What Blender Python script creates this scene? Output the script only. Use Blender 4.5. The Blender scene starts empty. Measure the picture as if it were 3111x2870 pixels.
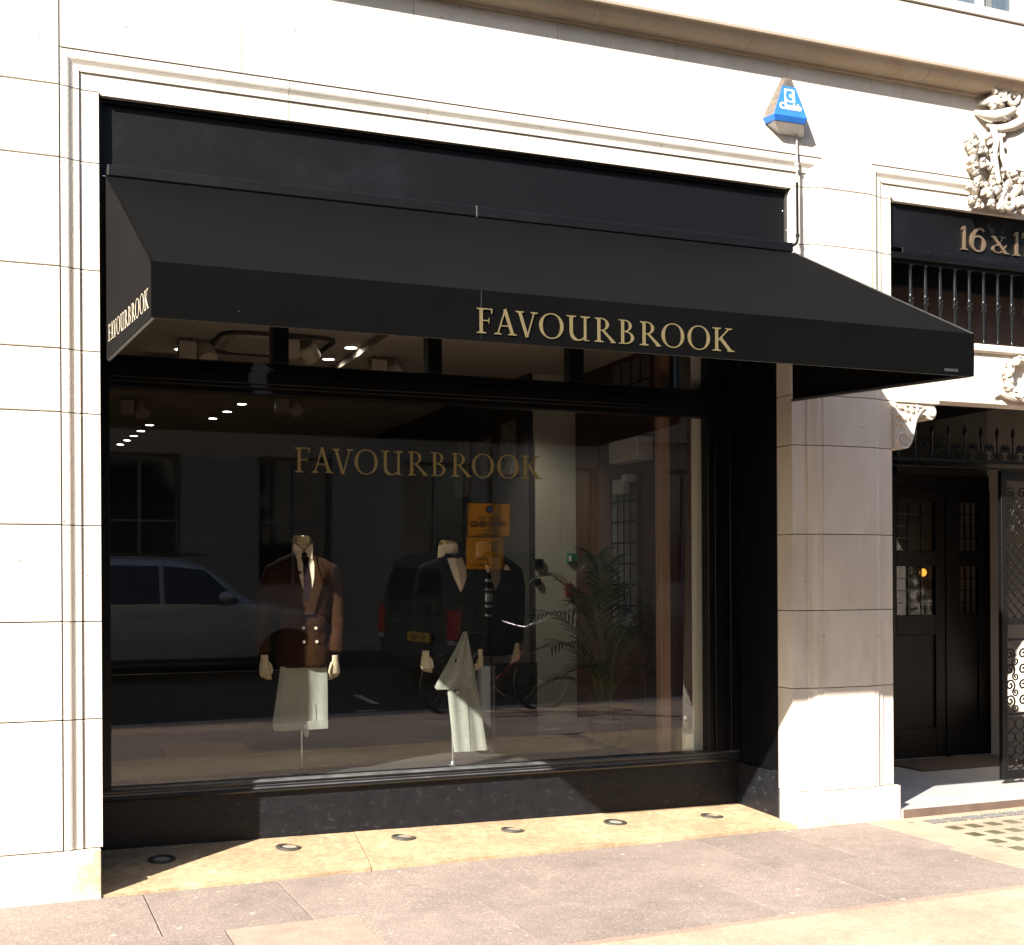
import bpy, bmesh, math, random
from mathutils import Vector, Matrix
random.seed(7)
R = math.radians
S = bpy.context.scene
COL = S.collection

# ------------------------------------------------------------------ camera, sky, sun, exposure
cd = bpy.data.cameras.new("camera")
cam = bpy.data.objects.new("camera", cd); COL.objects.link(cam)
cd.sensor_fit = 'HORIZONTAL'; cd.sensor_width = 36.0
cd.lens = 36.0 * 3830 / 3111
cd.shift_y = 0.1103; cd.shift_x = 0.0
cd.clip_start = 0.05; cd.clip_end = 3000
cam.rotation_mode = 'QUATERNION'
_th, _ph = R(22.1), 0.0056
cam.location = (0, -7, 1.64)
_fw = Vector((math.sin(_th), math.cos(_th), 0)); _rt = Vector((math.cos(_th), -math.sin(_th), 0)); _up = Vector((0, 0, 1))
_r2 = _rt * math.cos(_ph) - _up * math.sin(_ph); _u2 = _up * math.cos(_ph) + _rt * math.sin(_ph)
cam.rotation_quaternion = Matrix((_r2, _u2, -_fw)).transposed().to_quaternion()
S.camera = cam

SUN = Vector((1.385, 1.0, -1.156)).normalized()          # the way the light travels
W = bpy.data.worlds.new("World"); S.world = W; W.use_nodes = True
nt = W.node_tree; bg = nt.nodes['Background']
sky = nt.nodes.new('ShaderNodeTexSky'); sky.sky_type = 'NISHITA'; sky.sun_disc = False
sky.sun_elevation = math.asin(-SUN.z); sky.sun_rotation = math.atan2(-SUN.x, -SUN.y)
sky.air_density = 1.0; sky.dust_density = 1.2; sky.ozone_density = 1.0
nt.links.new(sky.outputs[0], bg.inputs[0]); bg.inputs[1].default_value = 0.10
sd = bpy.data.lights.new("sun", 'SUN'); sd.energy = 4.6; sd.angle = R(0.53); sd.color = (1.0, 0.94, 0.86)
sun = bpy.data.objects.new("sun", sd); COL.objects.link(sun)
sun.rotation_mode = 'QUATERNION'; sun.rotation_quaternion = SUN.to_track_quat('-Z', 'Y'); sun.location = (-10, -8, 12)
S.view_settings.view_transform = 'Standard'; S.view_settings.look = 'None'
S.view_settings.gamma = 1.0; S.view_settings.use_curve_mapping = False
S.view_settings.exposure = 1.93
cy = S.cycles
cy.max_bounces = 10; cy.diffuse_bounces = 5; cy.glossy_bounces = 4; cy.transmission_bounces = 6; cy.transparent_max_bounces = 16
cy.caustics_reflective = False; cy.caustics_refractive = False; cy.sample_clamp_indirect = 6.0
try:
    cy.use_denoising = True; cy.denoiser = 'OPENIMAGEDENOISE'
except Exception:
    pass

# ------------------------------------------------------------------ materials
MATS = {}
def pm(name, c1, c2=None, scale=6.0, rough=0.6, bump=0.0, bscale=60.0, spec=0.5, metal=0.0, vary=0.05, detail=6.0, c3=None, s3=1.5, t3=(0.5, 0.7), trans=None, stretch=None, coat=0.0):
    m = bpy.data.materials.new(name); m.use_nodes = True; MATS[name] = m
    n, l = m.node_tree.nodes, m.node_tree.links
    b = n['Principled BSDF']
    b.inputs['Roughness'].default_value = rough; b.inputs['Metallic'].default_value = metal
    b.inputs['Specular IOR Level'].default_value = spec; b.inputs['Coat Weight'].default_value = coat
    tc = n.new('ShaderNodeTexCoord'); co = tc.outputs['Object']
    if stretch:
        mp = n.new('ShaderNodeMapping'); mp.inputs['Scale'].default_value = stretch
        l.new(co, mp.inputs[0]); co = mp.outputs[0]
    oi = n.new('ShaderNodeObjectInfo')
    add = n.new('ShaderNodeVectorMath'); add.operation = 'ADD'
    sc = n.new('ShaderNodeMath'); sc.operation = 'MULTIPLY'; sc.inputs[1].default_value = 37.0
    l.new(oi.outputs['Random'], sc.inputs[0]); l.new(co, add.inputs[0]); l.new(sc.outputs[0], add.inputs[1])
    nz = n.new('ShaderNodeTexNoise'); nz.inputs['Scale'].default_value = scale; nz.inputs['Detail'].default_value = detail
    nz.inputs['Roughness'].default_value = 0.62
    l.new(add.outputs[0], nz.inputs['Vector'])
    c2 = c2 or tuple(x * 0.8 for x in c1)
    rp = n.new('ShaderNodeValToRGB'); rp.color_ramp.elements[0].position = 0.32; rp.color_ramp.elements[1].position = 0.68
    rp.color_ramp.elements[0].color = (*c2, 1); rp.color_ramp.elements[1].color = (*c1, 1)
    l.new(nz.outputs['Fac'], rp.inputs[0]); col = rp.outputs[0]
    if c3:
        n3 = n.new('ShaderNodeTexNoise'); n3.inputs['Scale'].default_value = s3; n3.inputs['Detail'].default_value = 8.0; n3.inputs['Roughness'].default_value = 0.7
        l.new(add.outputs[0], n3.inputs['Vector'])
        r3 = n.new('ShaderNodeMapRange'); r3.inputs[1].default_value = t3[0]; r3.inputs[2].default_value = t3[1]
        l.new(n3.outputs['Fac'], r3.inputs[0])
        mx = n.new('ShaderNodeMix'); mx.data_type = 'RGBA'; l.new(r3.outputs[0], mx.inputs[0]); l.new(col, mx.inputs[6]); mx.inputs[7].default_value = (*c3, 1)
        col = mx.outputs[2]
    if vary:
        hv = n.new('ShaderNodeHueSaturation'); mr = n.new('ShaderNodeMapRange'); mr.inputs[3].default_value = 1 - vary; mr.inputs[4].default_value = 1 + vary
        l.new(oi.outputs['Random'], mr.inputs[0]); l.new(mr.outputs[0], hv.inputs['Value']); l.new(col, hv.inputs['Color']); col = hv.outputs[0]
    l.new(col, b.inputs['Base Color'])
    if bump:
        nb = n.new('ShaderNodeTexNoise'); nb.inputs['Scale'].default_value = bscale; nb.inputs['Detail'].default_value = 5.0
        l.new(add.outputs[0], nb.inputs['Vector'])
        bp = n.new('ShaderNodeBump'); bp.inputs['Strength'].default_value = min(1.0, bump); bp.inputs['Distance'].default_value = 0.004
        l.new(nb.outputs['Fac'], bp.inputs['Height']); l.new(bp.outputs[0], b.inputs['Normal'])
    return m

def emis(name, c, s):
    m = bpy.data.materials.new(name); m.use_nodes = True; MATS[name] = m
    b = m.node_tree.nodes['Principled BSDF']
    b.inputs['Base Color'].default_value = (0.8, 0.8, 0.8, 1); b.inputs['Emission Color'].default_value = (*c, 1); b.inputs['Emission Strength'].default_value = s
    return m

def glassmat(name, ior=1.85, tint=(0.93, 0.95, 0.94), rough=0.0):
    m = bpy.data.materials.new(name); m.use_nodes = True; MATS[name] = m
    n, l = m.node_tree.nodes, m.node_tree.links
    n.remove(n['Principled BSDF'])
    tr = n.new('ShaderNodeBsdfTransparent'); tr.inputs[0].default_value = (*tint, 1)
    gl = n.new('ShaderNodeBsdfGlossy'); gl.inputs['Roughness'].default_value = rough; gl.inputs[0].default_value = (1, 1, 1, 1)
    fr = n.new('ShaderNodeFresnel')                       # a thin sheet reflects alike from both sides
    ge = n.new('ShaderNodeNewGeometry'); mi = n.new('ShaderNodeMapRange'); mi.inputs[3].default_value = ior; mi.inputs[4].default_value = 1 / ior
    l.new(ge.outputs['Backfacing'], mi.inputs[0]); l.new(mi.outputs[0], fr.inputs[0])
    mx = n.new('ShaderNodeMixShader'); l.new(fr.outputs[0], mx.inputs[0]); l.new(tr.outputs[0], mx.inputs[1]); l.new(gl.outputs[0], mx.inputs[2])
    l.new(mx.outputs[0], n['Material Output'].inputs[0])
    return m

STONE = pm('limestone', (0.58, 0.53, 0.46), (0.49, 0.44, 0.375), 3.0, 0.85, 0.5, 120, 0.25, vary=0.06, c3=(0.40, 0.345, 0.285), s3=2.6, t3=(0.56, 0.8), stretch=(1.6, 1.6, .55))
PLINTH = pm('stained_limestone', (0.56, 0.50, 0.42), (0.49, 0.42, 0.33), 4.0, 0.85, 0.4, 80, 0.25, c3=(0.36, 0.25, 0.12), s3=2.4, t3=(0.52, 0.72))
CARVED = pm('carved_limestone', (0.56, 0.51, 0.445), (0.44, 0.38, 0.31), 9.0, 0.85, 0.3, 90, 0.25)
GATEI = pm('dull_black_gate_iron', (0.004, 0.004, 0.0042), (0.003, 0.003, 0.003), 20, 0.45, 0.1, 60, 0.22, vary=0)
CORNICE = pm('cornice_stone', (0.44, 0.365, 0.28), (0.36, 0.29, 0.215), 3.0, 0.85, 0.3, 70, 0.25, c3=(0.30, 0.24, 0.175), s3=4, t3=(0.55, 0.75))
GAPM = pm('mortar_shadow_gap', (0.22, 0.19, 0.16), None, 20, 0.95)
ASPH = pm('asphalt', (0.065, 0.064, 0.062), (0.045, 0.044, 0.043), 40, 0.9, 0.6, 220, 0.3, vary=0)
def speckle(name, base, dark, light, sc=170.0, spots=None, sp_scale=7.0, patch=0.16):
    m = pm(name, base, dark, sc, 0.85, 0.8, 240, 0.3, vary=0.07, detail=3.0, c3=light, s3=sc * 0.5, t3=(0.56, 0.66))
    n, l = m.node_tree.nodes, m.node_tree.links
    b = n['Principled BSDF']; src = b.inputs['Base Color'].links[0].from_socket
    tc = n.new('ShaderNodeTexCoord')
    for k, (sc_, a_) in enumerate(((1.5, patch), (9.0, patch * 0.6))):     # broad weathering
        nz = n.new('ShaderNodeTexNoise'); nz.inputs['Scale'].default_value = sc_; nz.inputs['Detail'].default_value = 8; nz.inputs['Roughness'].default_value = 0.65
        l.new(tc.outputs['Object'], nz.inputs['Vector'])
        mr = n.new('ShaderNodeMapRange'); mr.inputs[1].default_value = 0.32; mr.inputs[2].default_value = 0.68; mr.inputs[3].default_value = 1 - a_; mr.inputs[4].default_value = 1 + a_
        l.new(nz.outputs['Fac'], mr.inputs[0])
        hv = n.new('ShaderNodeHueSaturation'); l.new(mr.outputs[0], hv.inputs['Value']); l.new(src, hv.inputs['Color']); src = hv.outputs[0]
    if spots:                                                              # trodden gum and dirt specks
        vo = n.new('ShaderNodeTexVoronoi'); vo.inputs['Scale'].default_value = sp_scale; l.new(tc.outputs['Object'], vo.inputs['Vector'])
        rn = n.new('ShaderNodeMapRange'); rn.inputs[1].default_value = 0.07; rn.inputs[2].default_value = 0.10; rn.inputs[3].default_value = 1.0; rn.inputs[4].default_value = 0.0
        l.new(vo.outputs['Distance'], rn.inputs[0])
        sp = n.new('ShaderNodeSeparateColor'); l.new(vo.outputs['Color'], sp.inputs[0])
        gt = n.new('ShaderNodeMath'); gt.operation = 'GREATER_THAN'; gt.inputs[1].default_value = 0.45; l.new(sp.outputs[0], gt.inputs[0])
        mu = n.new('ShaderNodeMath'); mu.operation = 'MULTIPLY'; l.new(rn.outputs[0], mu.inputs[0]); l.new(gt.outputs[0], mu.inputs[1])
        mx = n.new('ShaderNodeMix'); mx.data_type = 'RGBA'; l.new(mu.outputs[0], mx.inputs[0]); l.new(src, mx.inputs[6]); mx.inputs[7].default_value = (*spots, 1); src = mx.outputs[2]
    l.new(src, b.inputs['Base Color'])
    return m
GRAN = speckle('granite_paving', (0.285, 0.226, 0.188), (0.155, 0.124, 0.105), (0.40, 0.318, 0.262), 110, spots=(0.42, 0.35, 0.28), sp_scale=6.0)
CREAM = speckle('cream_paving', (0.40, 0.30, 0.21), (0.31, 0.23, 0.16), (0.45, 0.345, 0.25), 60, spots=(0.14, 0.115, 0.09), sp_scale=4.0)
PINKS = speckle('pink_paving', (0.34, 0.25, 0.19), (0.26, 0.19, 0.145), (0.39, 0.295, 0.23), 80)
JOINT = pm('paving_joint_sand', (0.30, 0.235, 0.18), (0.09, 0.072, 0.06), 7, 0.95, 0.5, 200)
STEP = speckle('yellow_step_stone', (0.46, 0.325, 0.185), (0.335, 0.225, 0.14), (0.52, 0.40, 0.235), 26.0, spots=(0.13, 0.105, 0.08), sp_scale=11.0, patch=0.24)
THRESH = pm('threshold_stone', (0.36, 0.34, 0.33), (0.30, 0.285, 0.275), 5, 0.7, 0.2, 90)
THEDGE = pm('worn_threshold_edge', (0.13, 0.085, 0.06), (0.085, 0.055, 0.04), 9, 0.8, 0.4, 60, c3=(0.30, 0.24, 0.19), s3=8, t3=(0.62, 0.72))
BLACK = pm('black_gloss_paint', (0.0035, 0.0037, 0.0043), (0.0025, 0.0027, 0.0032), 5, 0.34, 0.10, 30, 0.22, vary=0)
BLACKP = pm('black_fascia_paint', (0.0030, 0.0032, 0.0037), (0.0023, 0.0025, 0.0029), 2.5, 0.5, 0.25, 25, 0.2, vary=0, c3=(0.0062, 0.0070, 0.0084), s3=1.6, t3=(0.55, 0.75))
SCUFF = pm('scuffed_black_paint', (0.0105, 0.0110, 0.0130), (0.0060, 0.0064, 0.0080), 9, 0.45, 0.9, 18, 0.25, vary=0, c3=(0.045, 0.045, 0.046), s3=14, t3=(0.58, 0.70), stretch=(1, 1, 1.6))
SILLHL = pm('dusty_sill_highlight', (0.11, 0.11, 0.112), (0.03, 0.03, 0.032), 12, 0.5, vary=0, stretch=(.6, 1, 1))  # pale grey paints in the sill's sunlit highlight, some dust included
SILLB = pm('glossy_sill_paint', (0.006, 0.0062, 0.007), (0.004, 0.0042, 0.005), 8, 0.30, 0.15, 40, 0.7, vary=0)
AWN = pm('black_awning_canvas', (0.0020, 0.0020, 0.0020), (0.0015, 0.0015, 0.0016), 2.2, 0.9, 0.25, 900, 0.05, vary=0)
AWNSIDE = pm('side_awning_canvas', (0.0042, 0.0039, 0.0036), (0.0034, 0.0031, 0.0029), 2.2, 0.9, 0.25, 900, 0.05, vary=0)  # slightly paler canvas for the side cloths
ALU = pm('grey_awning_frame', (0.05, 0.05, 0.052), (0.035, 0.035, 0.036), 20, 0.45, spec=0.5, metal=0.3)
GOLD = pm('gold_print', (0.125, 0.098, 0.046), (0.098, 0.076, 0.034), 60, 0.55, spec=0.4, vary=0)
GOLDE = pm('pale_gold_outline', (0.46, 0.38, 0.20), None, 60, 0.55, vary=0)
PALEG = pm('pale_gold_print', (0.42, 0.37, 0.28), (0.36, 0.31, 0.23), 40, 0.6, vary=0)
WGOLD = pm('window_gold_vinyl', (0.23, 0.185, 0.075), (0.19, 0.15, 0.06), 40, 0.5, vary=0)
BRONZE = pm('bronze_letter', (0.52, 0.37, 0.24), (0.42, 0.29, 0.18), 10, 0.32, metal=0.85, vary=0)
IRON = pm('black_wrought_iron', (0.006, 0.0062, 0.007), (0.004, 0.004, 0.0045), 20, 0.25, 0.1, 60, 0.4, vary=0)
BLUE = pm('blue_alarm_plastic', (0.028, 0.15, 0.48), (0.02, 0.115, 0.40), 10, 0.35, vary=0)
WHITE = pm('white_plastic', (0.75, 0.75, 0.74), None, 10, 0.45, vary=0)
ALGREY = pm('alarm_grey_side', (0.15, 0.12, 0.09), (0.06, 0.055, 0.05), 22, 0.3, 0.2, 40, c3=(0.4, 0.37, 0.32), s3=26, t3=(0.6, 0.72), vary=0)
GREYPL = pm('grey_painted_metal', (0.42, 0.41, 0.40), (0.32, 0.31, 0.30), 20, 0.5, vary=0)
UPWHITE = pm('white_window_paint', (0.72, 0.71, 0.69), (0.66, 0.65, 0.62), 8, 0.5, vary=0)
GLASS = glassmat('shop_window_glass', 1.74)
GLASS2 = glassmat('thin_pane_glass', 1.36, (0.9, 0.92, 0.92))
DARKGL = pm('dark_glass', (0.012, 0.014, 0.016), None, 5, 0.06, spec=0.8, vary=0)
BLUEGL = pm('upper_window_glass', (0.085, 0.115, 0.145), (0.05, 0.065, 0.085), 3, 0.35, spec=0.25, vary=0)
BLIND = pm('grey_window_blind', (0.16, 0.165, 0.16), (0.13, 0.135, 0.135), 8, 0.7, vary=0)
WOOD = pm('dark_stained_wood', (0.060, 0.031, 0.019), (0.035, 0.018, 0.012), 3.0, 0.45, 0.2, 60, 0.4, stretch=(6, 6, 0.7))
PILW = pm('brown_timber_post', (0.23, 0.135, 0.085), (0.17, 0.095, 0.058), 3.0, 0.5, 0.2, 60, stretch=(6, 6, 0.6))
FLOORW = pm('shop_floor_boards', (0.30, 0.23, 0.16), (0.23, 0.17, 0.115), 4, 0.5, 0.1, 60, stretch=(0.8, 8, 8))
PLASTER = pm('pale_plaster', (0.47, 0.45, 0.38), (0.42, 0.40, 0.335), 2, 0.85, 0.1, 60)
INWALL = pm('dark_interior_wall', (0.030, 0.026, 0.023), (0.020, 0.018, 0.016), 1.2, 0.8)
CEIL = pm('shop_ceiling_plaster', (0.30, 0.265, 0.225), (0.26, 0.23, 0.195), 1.5, 0.85)
FIXT = pm('cream_spotlight_housing', (0.40, 0.35, 0.28), (0.34, 0.30, 0.24), 12, 0.5)
LED = emis('led_lamp', (1.0, 0.93, 0.86), 9.0)
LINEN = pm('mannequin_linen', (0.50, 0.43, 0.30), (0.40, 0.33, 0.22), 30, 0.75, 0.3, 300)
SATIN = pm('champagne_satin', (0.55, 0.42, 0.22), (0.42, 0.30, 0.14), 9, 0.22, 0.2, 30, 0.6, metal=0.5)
DIMLIN = pm('dimmed_linen', (0.16, 0.125, 0.085), (0.12, 0.095, 0.065), 30, 0.75, 0.3, 300)  # linen darkened in its colour, standing in for dim light further back
RUST = pm('rust_brown_wool', (0.030, 0.0125, 0.005), (0.022, 0.009, 0.0036), 40, 0.9, 0.4, 500, 0.1)
TUX = pm('black_dinner_wool', (0.005, 0.0047, 0.0045), (0.0035, 0.0033, 0.0032), 40, 0.85, 0.3, 500, 0.15)
SHIRT = pm('cream_shirt_cotton', (0.62, 0.52, 0.38), (0.55, 0.45, 0.32), 20, 0.8, 0.2, 300)
SHIRTG = pm('dove_waistcoat_cloth', (0.36, 0.28, 0.21), (0.30, 0.23, 0.17), 20, 0.8, 0.2, 300)
TIE = pm('dark_wine_silk', (0.016, 0.008, 0.010), (0.010, 0.005, 0.007), 30, 0.8, spec=0.1)
SAGE = pm('sage_grey_trouser_cloth', (0.30, 0.31, 0.26), (0.255, 0.265, 0.22), 6, 0.9, 0.5, 220, 0.1, vary=0.03)
GREYT = pm('grey_herringbone_cloth', (0.27, 0.28, 0.24), (0.19, 0.20, 0.17), 90, 0.9, 0.5, 260, 0.1, vary=0.02)
BUTTON = pm('horn_button', (0.55, 0.48, 0.36), None, 30, 0.3)
STEEL = pm('brushed_steel', (0.55, 0.54, 0.52), (0.45, 0.44, 0.42), 30, 0.3, metal=0.9)
PALM = pm('palm_leaf_green', (0.035, 0.055, 0.022), (0.022, 0.036, 0.015), 12, 0.5, vary=0.2)
STEMG = pm('palm_stem_green', (0.10, 0.115, 0.045), (0.07, 0.08, 0.03), 12, 0.55)
POT = pm('dark_plant_pot', (0.03, 0.028, 0.026), None, 8, 0.5)
GREEN = pm('exit_sign_green', (0.02, 0.16, 0.08), None, 8, 0.5, vary=0)
RED = pm('alarm_red', (0.33, 0.025, 0.018), None, 8, 0.45, vary=0)
BOTTLE = pm('amber_bottle_glass', (0.16, 0.13, 0.06), (0.11, 0.085, 0.04), 8, 0.12, spec=0.7)
LABELP = pm('bottle_label_paper', (0.62, 0.58, 0.36), None, 20, 0.7)
SILVER = pm('pewter_car_paint', (0.40, 0.41, 0.43), (0.36, 0.37, 0.39), 3, 0.3, metal=0.25, coat=0.6, vary=0)
VANP = pm('dark_green_van_paint', (0.055, 0.068, 0.063), (0.047, 0.06, 0.055), 3, 0.55, spec=0.12, coat=0.0, vary=0)
RUBBER = pm('tyre_rubber', (0.018, 0.018, 0.018), None, 30, 0.85)
ALLOY = pm('alloy_rim', (0.35, 0.35, 0.36), None, 20, 0.35, metal=0.8)
TAIL = pm('red_tail_lens', (0.42, 0.012, 0.012), None, 8, 0.2, spec=0.7)
PLATE = pm('yellow_number_plate', (0.72, 0.42, 0.05), None, 8, 0.5, vary=0)
BIKER = pm('bicycle_red', (0.19, 0.02, 0.016), None, 8, 0.3)
BIKEB = pm('bicycle_black', (0.015, 0.015, 0.015), None, 8, 0.35)
BLKPR = pm('black_print', (0.012, 0.012, 0.012), None, 8, 0.6, vary=0)
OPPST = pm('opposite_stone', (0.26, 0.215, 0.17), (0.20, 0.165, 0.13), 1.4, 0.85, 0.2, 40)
OPPFR = pm('grey_sash_paint', (0.14, 0.13, 0.12), None, 8, 0.5, vary=0)
DOORW = pm('near_black_door_wood', (0.0045, 0.0037, 0.0033), (0.0028, 0.0023, 0.0021), 3.0, 0.4, 0.15, 60, 0.12, stretch=(6, 6, 0.7))
COIR = pm('brown_coir_mat', (0.075, 0.05, 0.035), (0.05, 0.034, 0.024), 160, 0.95, 0.8, 300)
PRISM = pm('pavement_glass_block', (0.15, 0.14, 0.085), (0.09, 0.085, 0.05), 60, 0.25, 0.4, 70, 0.6, vary=0.15)
PATTB = pm('iron_pavement_grid', (0.13, 0.125, 0.12), (0.08, 0.08, 0.078), 50, 0.5, 0.5, 90, vary=0.1)
LENS = pm('uplight_lens', (0.40, 0.38, 0.33), (0.32, 0.30, 0.26), 30, 0.25, spec=0.6, vary=0.08)
RING = pm('uplight_ring', (0.10, 0.09, 0.07), (0.065, 0.06, 0.05), 30, 0.45, 0.3, 60, metal=0.5, vary=0.08)
ORANGE = pm('orange_lamp_glass', (0.75, 0.32, 0.04), None, 8, 0.4)
ART = pm('picture_print', (0.30, 0.27, 0.21), (0.06, 0.055, 0.05), 16, 0.6)
def addspots(m, colr, sc, rad, th):
    n, l = m.node_tree.nodes, m.node_tree.links
    b = n['Principled BSDF']; src = b.inputs['Base Color'].links[0].from_socket
    tc = n.new('ShaderNodeTexCoord'); vo = n.new('ShaderNodeTexVoronoi'); vo.inputs['Scale'].default_value = sc; l.new(tc.outputs['Object'], vo.inputs['Vector'])
    rn = n.new('ShaderNodeMapRange'); rn.inputs[1].default_value = rad * .6; rn.inputs[2].default_value = rad; rn.inputs[3].default_value = 1.0; rn.inputs[4].default_value = 0.0
    l.new(vo.outputs['Distance'], rn.inputs[0]); sp = n.new('ShaderNodeSeparateColor'); l.new(vo.outputs['Color'], sp.inputs[0])
    gt = n.new('ShaderNodeMath'); gt.operation = 'GREATER_THAN'; gt.inputs[1].default_value = th; l.new(sp.outputs[0], gt.inputs[0])
    mu = n.new('ShaderNodeMath'); mu.operation = 'MULTIPLY'; l.new(rn.outputs[0], mu.inputs[0]); l.new(gt.outputs[0], mu.inputs[1])
    mx = n.new('ShaderNodeMix'); mx.data_type = 'RGBA'; l.new(mu.outputs[0], mx.inputs[0]); l.new(src, mx.inputs[6]); mx.inputs[7].default_value = (*colr, 1); l.new(mx.outputs[2], b.inputs['Base Color'])
addspots(STONE, (0.22, 0.18, 0.14), 9.0, .07, .6); addspots(AWN, (0.05, 0.05, 0.048), 5.0, .022, .6); addspots(BLACKP, (0.04, 0.042, 0.045), 5.0, .03, .6); addspots(PLINTH, (0.24, 0.18, 0.12), 12.0, .09, .6)
YEL = bpy.data.materials.new('translucent_yellow_board'); YEL.use_nodes = True
_n, _l = YEL.node_tree.nodes, YEL.node_tree.links
_b = _n['Principled BSDF']; _b.inputs['Base Color'].default_value = (0.80, 0.47, 0.03, 1); _b.inputs['Roughness'].default_value = 0.6
_t = _n.new('ShaderNodeBsdfTranslucent'); _t.inputs[0].default_value = (0.85, 0.5, 0.03, 1)
_m = _n.new('ShaderNodeMixShader'); _m.inputs[0].default_value = 0.5
_l.new(_b.outputs[0], _m.inputs[1]); _l.new(_t.outputs[0], _m.inputs[2]); _l.new(_m.outputs[0], _n['Material Output'].inputs[0])

# ------------------------------------------------------------------ helpers
class MB:
    def __init__(s): s.v = []; s.f = []; s.mi = []; s.cur = 0
    def add(s, vs, fs):
        o = len(s.v); s.v += [tuple(p) for p in vs]
        for f in fs: s.f.append(tuple(i + o for i in f)); s.mi.append(s.cur)
        return s
    def box(s, x0, x1, y0, y1, z0, z1):
        return s.add([(x0, y0, z0), (x1, y0, z0), (x1, y1, z0), (x0, y1, z0), (x0, y0, z1), (x1, y0, z1), (x1, y1, z1), (x0, y1, z1)],
                     [(0, 3, 2, 1), (4, 5, 6, 7), (0, 1, 5, 4), (1, 2, 6, 5), (2, 3, 7, 6), (3, 0, 4, 7)])
    def loft(s, rings, closed=True, caps=True):
        n = len(rings[0]); vs = [p for r in rings for p in r]; fs = []
        for k in range(len(rings) - 1):
            for i in range(n if closed else n - 1):
                j = (i + 1) % n
                fs.append((k * n + i, k * n + j, (k + 1) * n + j, (k + 1) * n + i))
        if caps and closed:
            fs.append(tuple(reversed(range(n)))); fs.append(tuple((len(rings) - 1) * n + i for i in range(n)))
        return s.add(vs, fs)
    def tube(s, pts, r, n=8, caps=True, closed=False):
        pts = [Vector(p) for p in pts]; rings = []; m = len(pts)
        rs = r if isinstance(r, (list, tuple)) else [r] * m
        prev = None
        for k in range(m):
            if closed: d = (pts[(k + 1) % m] - pts[k - 1])
            else: d = pts[min(k + 1, m - 1)] - pts[max(k - 1, 0)]
            d = d.normalized() if d.length > 1e-9 else Vector((0, 0, 1))
            if prev is None:
                a = Vector((0, 0, 1)) if abs(d.z) < 0.9 else Vector((1, 0, 0)); a = (a - d * a.dot(d)).normalized()
            else:
                a = prev - d * prev.dot(d); a = a.normalized() if a.length > 1e-6 else d.orthogonal().normalized()
            prev = a; b = d.cross(a)
            rings.append([pts[k] + (a * math.cos(2 * math.pi * i / n) + b * math.sin(2 * math.pi * i / n)) * rs[k] for i in range(n)])
        if closed: rings.append(rings[0]); caps = False
        return s.loft(rings, True, caps)
    def lathe(s, prof, c=(0, 0, 0), n=16, axis='z'):
        rings = []
        for r, h in prof:
            ring = []
            for i in range(n):
                a = 2 * math.pi * i / n; x, y = r * math.cos(a), r * math.sin(a)
                p = (x, y, h) if axis == 'z' else ((x, h, y) if axis == 'y' else (h, x, y))
                ring.append((c[0] + p[0], c[1] + p[1], c[2] + p[2]))
            rings.append(ring)
        return s.loft(rings)
    def prism(s, poly, f0, f1):
        return s.loft([[f0(*p) for p in poly], [f1(*p) for p in poly]])
    def blob(s, c, rx, ry, rz, n=10, m=6, rot=0.0, tilt=0.0):
        rings = []; M = Matrix.Rotation(rot, 3, 'Y') @ Matrix.Rotation(tilt, 3, 'Z')
        for k in range(m + 1):
            t = math.pi * (k + 0.02) / (m + 0.04); ring = []
            for i in range(n):
                a = 2 * math.pi * i / n
                p = M @ Vector((rx * math.sin(t) * math.cos(a), ry * math.sin(t) * math.sin(a), rz * math.cos(t)))
                ring.append((c[0] + p.x, c[1] + p.y, c[2] + p.z))
            rings.append(ring)
        return s.loft(rings)
    def mesh(s, name, mats, smooth=False):
        me = bpy.data.meshes.new(name); me.from_pydata(s.v, [], s.f)
        for m in (mats if isinstance(mats, (list, tuple)) else [mats]): me.materials.append(m)
        for p, i in zip(me.polygons, s.mi): p.material_index = i
        bm = bmesh.new(); bm.from_mesh(me); bmesh.ops.recalc_face_normals(bm, faces=bm.faces); bm.to_mesh(me); bm.free()
        if smooth:
            for p in me.polygons: p.use_smooth = True
            try:
                if smooth != 2: me.set_sharp_from_angle(angle=R(38))
            except Exception: pass
        me.update(); return me
    def build(s, name, mats, parent=None, smooth=False, bevel=0.0, seg=1):
        o = bpy.data.objects.new(name, s.mesh(name, mats, smooth)); COL.objects.link(o)
        if parent is not None: o.parent = parent
        if bevel:
            b = o.modifiers.new('edge', 'BEVEL'); b.width = bevel; b.segments = seg; b.limit_method = 'ANGLE'; b.angle_limit = R(40)
        return o

def tag(o, label=None, cat=None, group=None, kind=None):
    if label: o['label'] = label
    if cat: o['category'] = cat
    if group: o['group'] = group
    if kind: o['kind'] = kind
    return o
def thing(name, label, cat, group=None, loc=(0, 0, 0)):
    o = bpy.data.objects.new(name, None); COL.objects.link(o); o.location = loc
    return tag(o, label, cat, group)
def struct(o): o['kind'] = 'structure'; return o
def dup(o, parent, loc=None, rot=None, scale=None):
    c = o.copy(); COL.objects.link(c); c.parent = parent
    if loc is not None: c.location = loc
    if rot is not None: c.rotation_euler = rot
    if scale is not None: c.scale = scale
    return c
def copy_tree(o, parent=None):
    c = o.copy(); COL.objects.link(c); c.parent = parent
    for ch in [x for x in S.objects if x.parent == o]: copy_tree(ch, c)
    return c
def gz(x, y=0.0): return 0.0062 * (x - 0.5)            # the street rises gently to the right

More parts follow.
